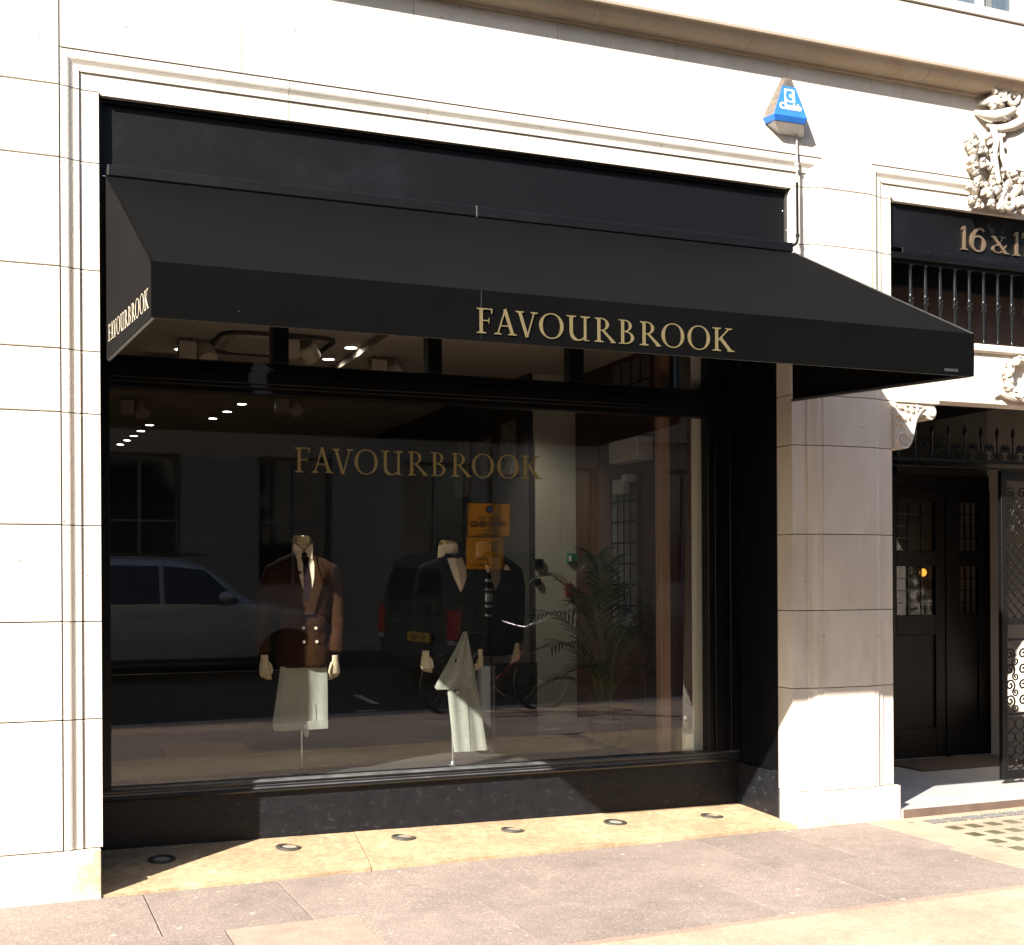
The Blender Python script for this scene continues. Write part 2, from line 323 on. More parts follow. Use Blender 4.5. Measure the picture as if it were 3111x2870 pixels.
# text from Blender's built-in font, turned into a mesh
def text_part(txt, name, mat, parent, size, origin, ux, uy, depth=0.002, align='CENTER', bold=0.0, squeeze=1.0):
    c = bpy.data.curves.new(name, 'FONT'); c.body = txt; c.size = size; c.align_x = align; c.extrude = depth; c.offset = bold; c.resolution_u = 3
    o = bpy.data.objects.new(name, c); COL.objects.link(o)
    dg = bpy.context.evaluated_depsgraph_get(); me = bpy.data.meshes.new_from_object(o.evaluated_get(dg))
    bpy.data.objects.remove(o); bpy.data.curves.remove(c)
    ux, uy = Vector(ux), Vector(uy); un = ux.cross(uy).normalized(); og = Vector(origin)
    for v in me.vertices: v.co = og + ux * (v.co.x * squeeze) + uy * v.co.y + un * v.co.z
    me.materials.clear(); me.materials.append(mat)
    r = bpy.data.objects.new(name, me); COL.objects.link(r); r.parent = parent
    return r

# Roman capitals drawn as strokes: each glyph is a list of strips (left, right) in cap heights
def seg(p, q, w0, w1=None):
    w1 = w0 if w1 is None else w1; d = Vector((q[0] - p[0], q[1] - p[1])).normalized(); n = Vector((-d.y, d.x))
    return [((p[0] + n.x * w0 / 2, p[1] + n.y * w0 / 2), (p[0] - n.x * w0 / 2, p[1] - n.y * w0 / 2)),
            ((q[0] + n.x * w1 / 2, q[1] + n.y * w1 / 2), (q[0] - n.x * w1 / 2, q[1] - n.y * w1 / 2))]
def hseg(x0b, x1b, y0, x0t, x1t, y1): return [((x0b, y0), (x1b, y0)), ((x0t, y1), (x1t, y1))]
def serif(x0, x1, y, up=1, a=0.11, b=0.13, th=0.032):
    """a foot from x0 to x1 at height y, bracketed towards the stem"""
    m = (x0 + x1) / 2
    return [((x0, y), (x1, y)), ((x0, y + up * th), (x1, y + up * th)), ((m - (m - x0) * 0.5, y + up * (th + 0.035)), (m + (x1 - m) * 0.5, y + up * (th + 0.035)))]
def arc(cx, cy_, rx, ry, a0, a1, wthin, wthick, n=16):
    out = []
    for k in range(n + 1):
        a = R(a0 + (a1 - a0) * k / n); t = abs(math.cos(a)); w = wthin + (wthick - wthin) * t ** 1.4
        c, s = math.cos(a), math.sin(a)
        out.append(((cx + rx * c, cy_ + ry * s), (cx + (rx - w) * c, cy_ + (ry - wthin - (w - wthin) * 0.12) * s)))
    return out
G = {
 'F': (0.66, [hseg(.14, .27, 0, .14, .27, 1), serif(.03, .40, 0), serif(.03, .38, 1, -1), hseg(.27, .63, .957, .27, .65, 1.0), [((.61, .80), (.635, .80)), ((.59, .957), (.65, .957))], hseg(.27, .52, .49, .27, .52, .535), hseg(.50, .525, .40, .50, .525, .63)]),
 'A': (0.94, [seg((.155, .02), (.47, 1.0), .055), seg((.79, .02), (.455, 1.03), .135), serif(.0, .31, 0), serif(.60, .97, 0), hseg(.26, .67, .33, .28, .65, .375)]),
 'V': (0.94, [seg((.175, .98), (.50, -.03), .135), seg((.80, .98), (.51, .0), .055), serif(0, .36, 1, -1), serif(.65, .96, 1, -1)]),
 'O': (1.0, [arc(.5, .5, .50, .52, 0, 360, .045, .145, 40)]),
 'U': (0.96, [hseg(.13, .26, .36, .13, .26, 1), serif(.01, .39, 1, -1), [((.13, .36), (.26, .36)), ((.15, .20), (.275, .25)), ((.20, .08), (.32, .15)), ((.30, .0), (.40, .075)), ((.42, -.022), (.47, .038)), ((.54, -.01), (.54, .045)), ((.64, .03), (.61, .08)), ((.74, .11), (.71, .165))], hseg(.70, .80, .0, .70, .80, 1), serif(.56, .94, 1, -1), hseg(.80, .93, .0, .80, .90, .035)]),
 'R': (0.90, [hseg(.13, .26, 0, .13, .26, 1), serif(.01, .39, 0), serif(.02, .26, 1, -1), arc(.27, .735, .36, .268, 90, -90, .042, .135, 16), seg((.36, .50), (.83, .02), .085, .13), serif(.70, .92, 0)]),
 'B': (0.76, [hseg(.13, .26, 0, .13, .26, 1), hseg(.01, .30, 0, .05, .30, .036), hseg(.02, .30, .964, .0, .30, 1.0), arc(.28, .755, .31, .246, 90, -90, .042, .125, 16), arc(.28, .265, .41, .267, 90, -90, .042, .135, 16)]),
 'K': (0.92, [hseg(.13, .26, 0, .13, .26, 1), serif(.01, .39, 0), serif(.01, .39, 1, -1), seg((.27, .46), (.74, .98), .06), seg((.36, .56), (.80, .02), .14), serif(.58, .88, 1, -1), serif(.66, .98, 0)]),
 'I': (0.5, [hseg(.16, .34, 0, .19, .34, 1), serif(.0, .5, 0), seg((.20, .97), (.04, .84), .06)]),
 'six': (0.75, [arc(.40, .33, .36, .345, 0, 360, .07, .15, 32), [((.04, .34), (.20, .34)), ((.05, .52), (.21, .52)), ((.12, .74), (.26, .70)), ((.28, .93), (.36, .86)), ((.46, 1.0), (.48, .92)), ((.62, .98), (.58, .90)), ((.70, .88), (.60, .84))]]),
 'and': (0.9, [seg((.12, .97), (.82, .02), .15), arc(.34, .25, .33, .26, 70, 330, .06, .11, 18), seg((.30, .46), (.62, .92), .06), seg((.45, .98), (.78, .98), .05), seg((.02, .98), (.30, .98), .05), seg((.62, .22), (.84, .52), .05), seg((.68, .03), (.98, .03), .06)]),
 'seven': (0.75, [hseg(.04, .72, .90, .04, .74, 1.0), seg((.68, .93), (.28, 0), .13, .16), seg((.07, .95), (.05, .78), .05)]),
}
def letters(name, mat, parent, layout, H, fmap, depth=0.0015):
    """layout: (glyph, u0, u1) along the baseline; fmap(u, v, off) -> point; strokes a hair apart in depth; one object per letter"""
    for g, u0, u1 in layout:
        mb = MB(); w, strips = G[g]; k = (u1 - u0) / w
        for si, st in enumerate(strips):
            d = depth + si * (0.00012 if depth > .001 else 0.00002)
            for a, b in zip(st[:-1], st[1:]):
                q = [a[0], a[1], b[1], b[0]]
                vs = [fmap(u0 + x * k, y * H, d) for x, y in q] + [fmap(u0 + x * k, y * H, 0.0) for x, y in q]
                mb.add(vs, [(0, 1, 2, 3), (0, 4, 5, 1), (3, 2, 6, 7), (0, 3, 7, 4), (1, 5, 6, 2)])
        mb.build(name, mat, parent)
WORD = [('F', 2.018, 2.100), ('A', 2.107, 2.216), ('V', 2.213, 2.323), ('O', 2.332, 2.457), ('U', 2.471, 2.596), ('R', 2.617, 2.727), ('B', 2.743, 2.837), ('R', 2.858, 2.972), ('O', 2.978, 3.104), ('O', 3.123, 3.249), ('K', 3.262, 3.381)]

# ================================================================== GROUND
struct(MB().box(-400, 400, -400, 400, -0.60, -0.40).build('ground', ASPH))
road = struct(MB().box(-60, 60, -13.5, -4.99, -0.40, -0.12).build('road', ASPH))
for (x0, x1, y0, y1) in ((3.9, 4.15, -5.99, -5.89), (4.24, 4.34, -7.4, -6.5), (-20, 30, -5.28, -5.18)):
    MB().box(x0, x1, y0, y1, -0.118, -0.116).build('road_marking', WHITE, road)
pav = struct(MB().box(-14, 16, -4.86, 0.3, -0.30, -0.105).build('pavement', JOINT))
def slab(x0, x1, y0, y1, mat, parent, g=0.003, dz=0.0, name='paving_slab', skew=0.0):
    g0 = g; h = [gz(x) + dz for x in (x0, x1)]
    a, b, c, d = (x0 + g0 + skew * y0, y0 + g0), (x1 - g0 + skew * y0, y0 + g0), (x1 - g0 + skew * y1, y1 - g0), (x0 + g0 + skew * y1, y1 - g0)
    top = [(a[0], a[1], h[0]), (b[0], b[1], h[1]), (c[0], c[1], h[1]), (d[0], d[1], h[0])]
    bot = [(p[0], p[1], p[2] - 0.10) for p in top]
    mb = MB(); mb.add(bot + top, [(0, 3, 2, 1), (4, 5, 6, 7), (0, 1, 5, 4), (1, 2, 6, 5), (2, 3, 7, 6), (3, 0, 4, 7)])
    return mb.build(name, mat, parent, bevel=0.0012)
MB().add([(-14, -4.86, gz(-14) - .011), (16, -4.86, gz(16) - .011), (16, .3, gz(16) - .011), (-14, .3, gz(-14) - .011)], [(0, 1, 2, 3)]).build('paving_bed', JOINT, pav)
rows = [
 (-0.90, -0.0, [-9, -6.5, -4.6, -2.9, -1.6, -0.5, 0.70, 1.42, 2.62, 4.06, 4.70, 5.40], GRAN),
 (-1.78, -0.90, [-9, -7, -5, -3.4, -2.1, -0.9, 0.2, 0.985, 1.625, 2.275, 3.56, 4.22, 5.32], GRAN),
]
for y0, y1, xs, m in rows:
    for xa, xb in zip(xs[:-1], xs[1:]):
        mm = PINKS if (abs(xa - .985) < .01 and y0 < -1) else m
        slab(xa, xb, y0, y1, mm, pav, dz=random.uniform(-.0015, .0015), g=0.0036)
slab(-9, 9.5, -1.835, -1.782, PINKS, pav, g=0.001, dz=.0005)
for xa, xb in zip([-9, -6, -4.2, -2.4, -1.1, 0.1, 0.9, 1.7, 2.55], [-6, -4.2, -2.4, -1.1, 0.1, .9, 1.7, 2.55, 3.345]): slab(xa, xb, -2.75, -1.84, CREAM, pav, dz=random.uniform(-.0015, .0015), skew=0.02)
slab(3.345, 3.99, -2.15, -1.84, CREAM, pav, skew=0.05); slab(3.345, 3.99, -2.75, -2.15, CREAM, pav, skew=0.05)
for xa, xb in zip([3.99, 4.63, 5.3, 6.1, 7.0, 8.1], [4.63, 5.3, 6.1, 7.0, 8.1, 9.5]): slab(xa, xb, -2.75, -1.84, CREAM, pav, dz=random.uniform(-.0015, .0015), skew=0.08 if xa < 5 else 0.0)
for y0, y1, off in ((-3.45, -2.75, .3), (-4.1, -3.45, -.1), (-4.70, -4.1, .45)):
    x = -9 + off
    while x < 9.4:
        xb = x + random.choice((.75, .9, 1.05)); slab(x, xb, y0, y1, GRAN if random.random() < .8 else PINKS, pav, dz=random.uniform(-.0015, .0015)); x = xb
x = -9.0
while x < 9.4:
    slab(x, x + 0.9, -4.86, -4.70, GREYPL, pav, name='kerb_stone'); x += 0.9
# cream slabs with pavement lights, in front of the doorway
for xa, xb, ya, yb in ((5.40, 5.66, -0.9, 0), (5.66, 7.5, -0.32, 0), (5.66, 7.5, -0.9, -0.32), (7.5, 9.3, -0.9, 0), (5.32, 7.4, -1.78, -0.9), (7.4, 9.3, -1.78, -0.9)):
    slab(xa, xb, ya, yb, CREAM, pav, g=0.0015)
plt = thing('pavement_light', 'grid of olive glass blocks and iron patches set in cream paving before the doorway', 'pavement light')
gb = MB().box(-.044, .044, -.052, .052, -.012, .004).mesh('glass_block', PRISM)
first = None
for r, y in enumerate((-0.43, -0.65, -0.868, -1.09)):
    for k in range(9):
        x = 5.79 - 0.03 * r + 0.161 * k
        if x > 7.05 or (r == 3 and k < 0): continue
        o = bpy.data.objects.new('glass_block', gb); COL.objects.link(o); o.parent = plt; o.location = (x, y, gz(x)); o.rotation_euler = (0, 0, random.uniform(-.05, .05))
pg = MB()
for i in range(4):
    for j in range(3):
        cx, cyy = -.052 + i * .034 + (j % 2) * .017, -.035 + j * .035
        pg.tube([(cx + .018 * math.cos(R(60 * q)), cyy + .018 * math.sin(R(60 * q)), .003) for q in range(6)], .0035, 4, closed=True)
pgm = pg.mesh('iron_grid', PATTB)
for k in range(8):
    x = 5.66 + k * 0.163
    o = bpy.data.objects.new('iron_grid', pgm); COL.objects.link(o); o.parent = plt; o.location = (x + .17, -0.205, gz(x + .17) + 0.001)

# yellow stone step before the shop window, with six ground lights
step = thing('window_step', 'worn yellow stone step under the shop window, patchy and stained', 'stone step')
def stepz(x, y):
    t = max(0, min(1, (y - 0.0) / 0.73)); u = (x - .5) / 4.37
    return (0.012 + 0.034 * u) * (1 - t) + (0.105 - 0.028 * u) * t
for xa, xb, xa2, xb2 in ((.487, 1.968, .487, 2.055), (1.974, 3.51, 2.061, 3.44), (3.516, 4.875, 3.446, 4.875)):
    mb = MB(); N = 6; Mx = 8
    top = []
    for j in range(N + 1):
        t = j / N; y = 0.0 + t * 0.75
        for i in range(Mx + 1):
            u = i / Mx; x = (xa + (xb - xa) * u) * (1 - t) + (xa2 + (xb2 - xa2) * u) * t
            yy = y + (0.012 * math.sin(x * 7.3) + .006 * math.sin(x * 23) + .01 if j == 0 else 0)
            top.append((x, yy, stepz(x, y) + random.uniform(-.0012, .0012)))
    bot = [(p[0], p[1], -0.09) for p in top]; n1 = len(top); fs = []
    for j in range(N):
        for i in range(Mx):
            q = j * (Mx + 1) + i; fs.append((q, q + 1, q + Mx + 2, q + Mx + 1))
    for i in range(Mx): fs.append((i + 1, i, n1 + i, n1 + i + 1))
    for j in range(N):
        q = j * (Mx + 1); fs.append((q, q + Mx + 1, n1 + q + Mx + 1, n1 + q)); q += Mx; fs.append((q + Mx + 1, q, n1 + q, n1 + q + Mx + 1))
    mb.add(top + bot, fs); mb.build('step_slab', STEP, step)
ring = MB().lathe([(.046, -.03), (.046, .004), (.050, .0055), (.076, .0045), (.080, .0), (.080, -.03)], n=28).mesh('ring', RING, True)
lens = MB().lathe([(.0, -.02), (.0455, -.02), (.0455, .0005), (.025, .0025), (.001, .003)], n=24).mesh('lens', LENS, True)
scr = MB().lathe([(.0045, 0), (.0045, .0065), (.001, .007)], n=8).mesh('screw', STEEL, True)
where = ['in the awning shadow beside the left stone pier', 'just inside the sunlight, left of the first step joint', 'right of the first step joint, below the hanging grey trousers', 'at the middle of the step near the second joint', 'below the palm, left of the last one', 'in the right corner beside the black side panel']
for (x, y), w in zip(((.855, .489), (1.60, .522), (2.325, .535), (3.044, .50), (3.765, .475), (4.481, .437)), where):
    u = thing('ground_light', 'round recessed ground light ' + w, 'ground light', 'round ground lights in the yellow step', (x, y, stepz(x, y) + .001))
    u.rotation_euler = (-math.atan((0.10 - .03) / .73) * -1, 0, random.uniform(0, 3))
    for nm, me in (('ring', ring), ('lens', lens)):
        o = bpy.data.objects.new(nm, me); COL.objects.link(o); o.parent = u
    for a in range(3):
        o = bpy.data.objects.new('screw', scr); COL.objects.link(o); o.parent = u; o.location = (.064 * math.cos(a * 2.09), .064 * math.sin(a * 2.09), .0)

# ================================================================== STONE BUILDING
B = thing('stone_building', 'pale limestone street building with moulded surrounds and a cornice', 'building')
def gblock(x0, x1, z0, z1, name='stone_block', mat=STONE, y0=0.0, y1=0.30, g=0.0028, parent=B, bevel=0.003):
    return MB().box(x0 + g, x1 - g, y0, y1, z0 + g, z1 - g).build(name, mat, parent, bevel=bevel)
PR = [(0, .006), (.036, .007), (.044, .010), (.054, .0165), (.064, .0225), (.071, .0245), (.096, .0255), (.096, .0355)]   # (distance in, depth)
CO = [.26, .945, 1.462, 1.97, 2.562, 2.895, 3.325, 3.897, 4.277]
# backing wall seen in the joints
MB().box(-14, .30, .12, .28, 0.0, 9.0).box(.30, 9.0, .12, .28, 4.29, 9.0).box(4.90, 5.66, .12, .28, 0.0, 4.29).build('backing_wall', GAPM, B)
# left wall, course by course
for a, b in zip(CO[:-1], CO[1:]):
    for xa, xb in ((-1.35, .302), (-3.1, -1.35), (-5.2, -3.1)): gblock(xa, xb, a, b)
for xa, xb in ((-1.35, .302), (-3.1, -1.35), (-5.2, -3.1)): gblock(xa, xb, 4.277, 5.066)
for xa, xb in ((-1.1, .488), (-3.0, -1.1), (-5.2, -3.0)): MB().box(xa + .001, xb - (0 if xb > 0 else .001), -.012, .30, -.02, .2575).build('plinth_block', PLINTH, B, bevel=0.004)
gblock(-14, -5.2, 0, 5.066)
def arch_v(xo, sgn, z0, z1, wid, mat=STONE, mitre=None, ydeep=.21):
    """upright of a moulded surround: xo outer edge, sgn +1 moulding runs right, mitre=z of the outer top corner"""
    k = wid / .197
    prof = [(d * k, y) for d, y in PR] + [(wid, .036), (wid, ydeep), (0, ydeep)]
    bot = [(xo + sgn * d, y, z0 + .0028) for d, y in prof]
    top = [(xo + sgn * d, y, (mitre - d) if mitre else z1 - .0028) for d, y in prof]
    return MB().loft([bot, top]).build('surround_block', mat, B)
for a, b in zip(CO[:-1], CO[1:]): arch_v(.303, 1, a, b, .196, ydeep=.205)
arch_v(.303, 1, 4.277, 0, .196, mitre=4.474, ydeep=.205)
def arch_top(x0, x1, ztop, wid, m0, m1, name='surround_block'):
    k = wid / .197
    prof = [(d * k, y) for d, y in PR] + [(wid, .036), (wid, .205), (0, .205)]
    r0 = [((x0 + d) if m0 else x0 + .0015, y, ztop - d) for d, y in prof]; r1 = [((x1 - d) if m1 else x1 - .0015, y, ztop - d) for d, y in prof]
    return MB().loft([r0, r1]).build(name, STONE, B)
xs = [.303, 1.516, 2.333, 3.061, 3.888, 4.727, 5.087]
for i, (a, b) in enumerate(zip(xs[:-1], xs[1:])): arch_top(a, b, 4.474, .212, i == 0, i == len(xs) - 2)
# right pier: one profiled block per course, shop surround on its left and door surround on its right
kd = .181 / .197; ks = .222 / .197
pierprof = [(4.864, .21), (4.864, .036)] + [(5.087 - d * ks * 1.0, y) for d, y in reversed(PR)] + [(5.088, 0), (5.495, 0)] + [(5.496 + d * kd, y) for d, y in PR] + [(5.677, .036), (5.677, .30), (5.30, .30), (5.30, .21)]
for a, b in zip(CO[:-1], CO[1:]):
    MB().loft([[(x, y, a + .0028) for x, y in pierprof], [(x, y, b - .0028) for x, y in pierprof]]).build('pier_block', STONE, B)
MB().box(5.089, 5.494, 0, .30, 4.280, 5.063).build('stone_block', STONE, B, bevel=.003)
arch_v(5.087, -1, 4.277, 0, .223, mitre=4.474, ydeep=.20)
arch_v(5.496, 1, 4.277, 0, .181, mitre=4.483, ydeep=.20)
pp = MB(); pp.loft([[(x, y, z) for x, y in ((4.868, .21), (4.868, -.008), (4.905, -.016), (5.69, -.016), (5.706, -.004), (5.706, .30), (5.3, .30), (5.3, .21))] for z in (-.03, .2575)]); pp.build('plinth_block', PLINTH, B, bevel=.005)
arch_top(5.496, 6.9, 4.483, .213, True, False); arch_top(6.9, 8.35, 4.483, .213, False, False)
# frieze above
fx = [.304, 1.25, 2.246, 3.163, 3.984, 4.823, 5.089]
for a, b in zip(fx[:-1], fx[1:]): gblock(a, b, 4.4755, 5.066, g=.0012, bevel=.0015)
gblock(5.494, 5.770, 4.4855, 5.066, g=.0012, bevel=.0015); gblock(5.770, 7.2, 4.4855, 5.066, g=.0012, bevel=.0015); gblock(7.2, 8.35, 4.4855, 5.066, g=.0012); gblock(8.35, 14, 0, 5.066)
# cornice
cp = [(0, 5.064), (-.020, 5.066), (-.024, 5.084), (-.034, 5.088)] + [(-.034 - .105 * math.sin(R(a)), 5.150 - .062 * math.cos(R(a))) for a in (12, 30, 48, 66, 82)] + [(-.150, 5.154), (-.168, 5.156), (-.172, 5.172), (0, 5.186), (.2, 5.186), (.2, 5.064)]
for a, b in zip([-14, -6, -2.1, -.9, .2, 1.25, 2.3, 3.36, 4.47, 5.88, 7.1, 9.0], [-6, -2.1, -.9, .2, 1.25, 2.3, 3.36, 4.47, 5.88, 7.1, 9.0, 14]):
    MB().loft([[(x, y, z) for y, z in cp] for x in (a + .0015, b - .0015)]).build('cornice_block', CORNICE, B, smooth=True)
# upper storey
gblock(-14, 5.86, 5.187, 5.64, g=.0005, bevel=0); gblock(5.86, 14, 5.187, 5.64, g=.0005, bevel=0)
MB().box(-14, 14, -.014, .28, 5.646, 5.712).build('sill_course', STONE, B, bevel=.003)
gblock(-14, 5.80, 5.713, 9.0, g=.0005, bevel=0); gblock(7.1, 14, 5.713, 9.0, g=.0005, bevel=0)
uw = MB(); uw.box(5.80, 7.1, .03, .10, 5.713, 5.73).box(5.80, 5.90, .03, .10, 5.73, 7.6).box(6.455, 6.50, .03, .10, 5.73, 7.6).box(6.775, 7.1, .03, .10, 5.73, 7.6).box(5.80, 7.1, .03, .10, 7.6, 9.0)
uw = uw.build('upper_window', UPWHITE, B)
MB().box(5.90, 6.455, .07, .078, 5.73, 7.6).build('pane', BLUEGL, uw); MB().box(6.50, 6.775, .07, .078, 5.73, 7.6).build('pane', BLUEGL, uw)
MB().box(6.501, 6.60, .062, .069, 5.73, 7.6).build('blind', BLIND, uw)
MB().box(5.9, 6.3, .110, .2, 5.74, 5.9).build('window_board', BLIND, uw)

# ================================================================== BLACK SHOPFRONT
SF = thing('shopfront', 'black painted timber shopfront with a wide display window and four small top lights', 'shop front')
fa = MB().box(.510, 4.845, .088, .115, 3.86, 4.258).build('fascia_board', BLACKP, SF)
MB().box(.501, .520, .070, .15, 3.2, 4.2595).box(.520, 4.845, .070, .15, 4.237, 4.2595).build('fascia_edge', BLACK, SF)
MB().box(4.846, 4.856, .072, .12, 3.84, 4.236).build('fascia_edge', ALU, SF)
for x, z in ((4.835, 4.12), (4.852, 3.99), (4.832, 3.91)):
    MB().lathe([(.0045, 0), (.003, -.002), (.0005, -.003)], (x, .086 if x < 4.84 else .070, z), 8, 'y').build('screw', WHITE, SF)
MB().box(.505, 4.86, .12, .75, 3.74, 3.86).build('soffit_panel', BLACK, SF)
# stall riser and mouldings
MB().loft([[(x, y, z) for y, z in ((.735, .045), (.735, .378), (.728, .380), (.728, .434), (.80, .434), (.80, .045))] for x in (.505, 4.873)]).build('stall_riser', SCUFF, SF)
sm = [(.728, .386), (.700, .389), (.694, .398), (.697, .411), (.712, .416), (.712, .428), (.722, .433), (.722, .441), (.704, .444), (.700, .450), (.704, .457), (.745, .462), (.80, .462), (.80, .386)]
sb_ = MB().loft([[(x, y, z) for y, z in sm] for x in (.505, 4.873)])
for k in (3, 5, 9, 10): sb_.mi[k] = 1                                   # sunlit highlight lines painted in as pale, dusty upward edges
sb_.build('window_sill', [SILLB, SILLHL], SF, smooth=False)
# left and right stiles, transom, mullions, head
MB().box(.505, .597, .70, .80, .462, 3.74).build('window_stile', BLACK, SF, bevel=.003)
st = MB(); st.box(4.630, 4.672, .715, .80, .462, 3.74).box(4.676, 4.745, .700, .80, .462, 3.74).box(4.749, 4.80, .712, .80, .462, 3.74).box(4.803, 4.873, .705, .80, .462, 3.74); st.build('window_stile', BLACK, SF, bevel=.002)
tr = [(.735, 2.815), (.715, 2.822), (.715, 2.850), (.700, 2.858), (.700, 2.874), (.690, 2.880), (.690, 2.940), (.705, 2.946), (.705, 2.978), (.716, 2.984), (.716, 3.004), (.735, 3.012), (.80, 3.012), (.80, 2.815)]
MB().loft([[(x, y, z) for y, z in tr] for x in (.597, 4.630)]).build('transom', BLACK, SF)
for a, b in ((1.554, 1.655), (2.555, 2.651), (3.555, 3.663)): MB().box(a, b, .705, .80, 3.012, 3.70).build('mullion', BLACK, SF, bevel=.003)
MB().box(.597, 4.630, .70, .80, 3.70, 3.74).build('window_head', BLACK, SF)
ztilt = math.tan(R(1.2))
def pane(name, x0, x1, z0, z1):
    f = lambda x, z, o: (x, .772 - (z - .46) * ztilt * (1 if name == 'display_pane' else .0) + o, z)
    p = MB().add([f(x0, z0, 0), f(x1, z0, 0), f(x1, z1, 0), f(x0, z1, 0)], [(0, 1, 2, 3)]).build(name, GLASS, SF)
    return p
glass = pane('display_pane', .597, 4.630, .462, 2.815)
for a, b in ((.597, 1.554), (1.655, 2.555), (2.651, 3.555), (3.663, 4.630)): pane('top_pane', a, b, 3.012, 3.70)
wl = [(g, 1.689 + (a - 2.018) * (3.352 - 1.689) / (3.381 - 2.018), 1.689 + (b - 2.018) * (3.352 - 1.689) / (3.381 - 2.018)) for g, a, b in WORD]
letters('letter', WGOLD, glass, wl, .153, lambda u, v, o: (u, .772 - (2.349 + v - .46) * ztilt - .002 - o, 2.349 + v))
# side returns of the recess
MB().box(4.880, 4.90, .212, .735, .02, 3.76).build('side_panel', BLACK, SF)
MB().loft([[(x, y, z) for x, z in ((4.880, .02), (4.872, .02), (4.872, .362), (4.880, .374))] for y in (.222, .728)]).build('kick_panel', SCUFF, SF)
MB().box(4.866, 4.880, .30, .728, .3745, .3785).build('panel_ledge', STEEL if False else BLACK, SF)
MB().box(4.866, 4.881, .205, .222, .03, 3.76).build('edge_strip', ALU, SF)
MB().box(.47, .500, .206, .70, .0, 3.76).build('side_panel', BLACK, SF)

# ================================================================== AWNING
A = thing('shop_awning', 'black fabric shop awning with closed sides and gold shop name on its valance', 'awning')
WT, FT, FB_ = 3.812, 2.990, 2.762
def fxl(t): return .531 + (.588 - .531) * t
def fxr(t): return 4.834 + (4.902 - 4.834) * t
def awn_z(t, u): return WT + (FT - WT) * t - .028 * math.sin(math.pi * t) * math.sin(math.pi * u) - .004 * math.sin(u * 9.0) * math.sin(math.pi * t)
mb = MB(); NU, NT = 40, 14; top = []
for j in range(NT + 1):
    t = j / NT
    for i in range(NU + 1):
        u = i / NU; top.append((fxl(t) + (fxr(t) - fxl(t)) * u, -.035 - 1.565 * t, awn_z(t, u)))
mb.add(top, [(j * (NU + 1) + i, j * (NU + 1) + i + 1, (j + 1) * (NU + 1) + i + 1, (j + 1) * (NU + 1) + i) for j in range(NT) for i in range(NU)])
o = mb.build('canopy', AWN, A, False); s = o.modifiers.new('cloth', 'SOLIDIFY'); s.thickness = .003; s.offset = -1
mb = MB(); vv = []
for j in range(5):
    z = FT + .002 + (FB_ - FT - .002) * j / 4
    for i in range(NU + 1):
        u = i / NU; vv.append((fxl(1) + (fxr(1) - fxl(1)) * u, -1.6045 - .003 * math.sin(u * 14) * math.sin(math.pi * j / 4), z))
mb.add(vv, [(j * (NU + 1) + i, j * (NU + 1) + i + 1, (j + 1) * (NU + 1) + i + 1, (j + 1) * (NU + 1) + i) for j in range(4) for i in range(NU)])
VAL = o = mb.build('valance', AWN, A, False); s = o.modifiers.new('cloth', 'SOLIDIFY'); s.thickness = .003; s.offset = 1
SIDES = []
for side in (0, 1):
    mb = MB(); vv = []; NY, NZ = 14, 6
    for i in range(NY + 1):
        t = i / NY; y = -.02 - 1.58 * t; zb = 2.842 + (FB_ - 2.842) * t; zt = WT + (FT - WT) * t
        for j in range(NZ + 1):
            w = j / NZ; x = (fxl(t) if side == 0 else fxr(t)) + (.010 if side == 0 else -.010) * math.sin(math.pi * t) * math.sin(math.pi * w)
            vv.append((x, y, zb + (zt - zb) * w))
    mb.add(vv, [(i * (NZ + 1) + j, i * (NZ + 1) + j + 1, (i + 1) * (NZ + 1) + j + 1, (i + 1) * (NZ + 1) + j) for i in range(NY) for j in range(NZ)])
    o = mb.build('side_cloth', AWNSIDE, A, False); SIDES.append(o); s = o.modifiers.new('cloth', 'SOLIDIFY'); s.thickness = .003
    xw, xf = (.529, .588) if side == 0 else (4.836, 4.902)
    dx = .012 if side == 0 else -.012
    MB().tube([(xw + dx, -.03, 2.846), (xf + dx, -1.59, FB_ + .006)], .011, 8).build('frame_bar', ALU, A, True)
    MB().tube([(xw + dx, -.03, WT - .02), (xf + dx, -1.59, FT - .012)], .011, 8).build('frame_bar', ALU, A, True)
    MB().tube([(xf + dx, -1.59, FT - .012), (xf + dx, -1.59, FB_ + .006)], .011, 8).build('frame_bar', ALU, A, True)
MB().tube([(.60, -1.59, FB_ + .008), (4.89, -1.59, FB_ + .008)], .011, 8).build('frame_bar', ALU, A, True)
MB().tube([(.60, -1.59, FT - .013), (4.89, -1.59, FT - .013)], .011, 8).build('frame_bar', ALU, A, True)
MB().box(.535, 2.611, -.045, .07, 3.815, 3.876).build('cassette', BLACKP, A, bevel=.006, seg=2); MB().box(2.616, 4.828, -.045, .07, 3.815, 3.876).build('cassette', BLACKP, A, bevel=.006, seg=2)
MB().box(2.611, 2.616, -.047, .06, 3.812, 3.878).build('cassette_clip', STEEL, A)
for sx, dxt in ((.785, -.20), (2.046, -.03)):
    MB().box(sx - .0012, sx + .0012, -1.6075, -1.606, FB_ + .004, FT).build('seam', ALU, A)
hem = MB(); hem.box(.592, 4.898, -1.609, -1.6055, FB_ - .004, FB_ + .010); hem.build('hem', AWN, A)
MB().tube([(fxl(t) - .002, -.035 - 1.565 * t, awn_z(t, 0) + .003) for t in [k / 8 for k in range(9)]], .0045, 6).build('piping', AWN, A, True)
MB().tube([(fxr(t) + .002, -.035 - 1.565 * t, awn_z(t, 1) + .003) for t in [k / 8 for k in range(9)]], .0045, 6).build('piping', ALU, A, True)
letters('letter', GOLD, VAL, WORD, .115, lambda u, v, o_: (u, -1.6105 - o_, 2.794 + v))
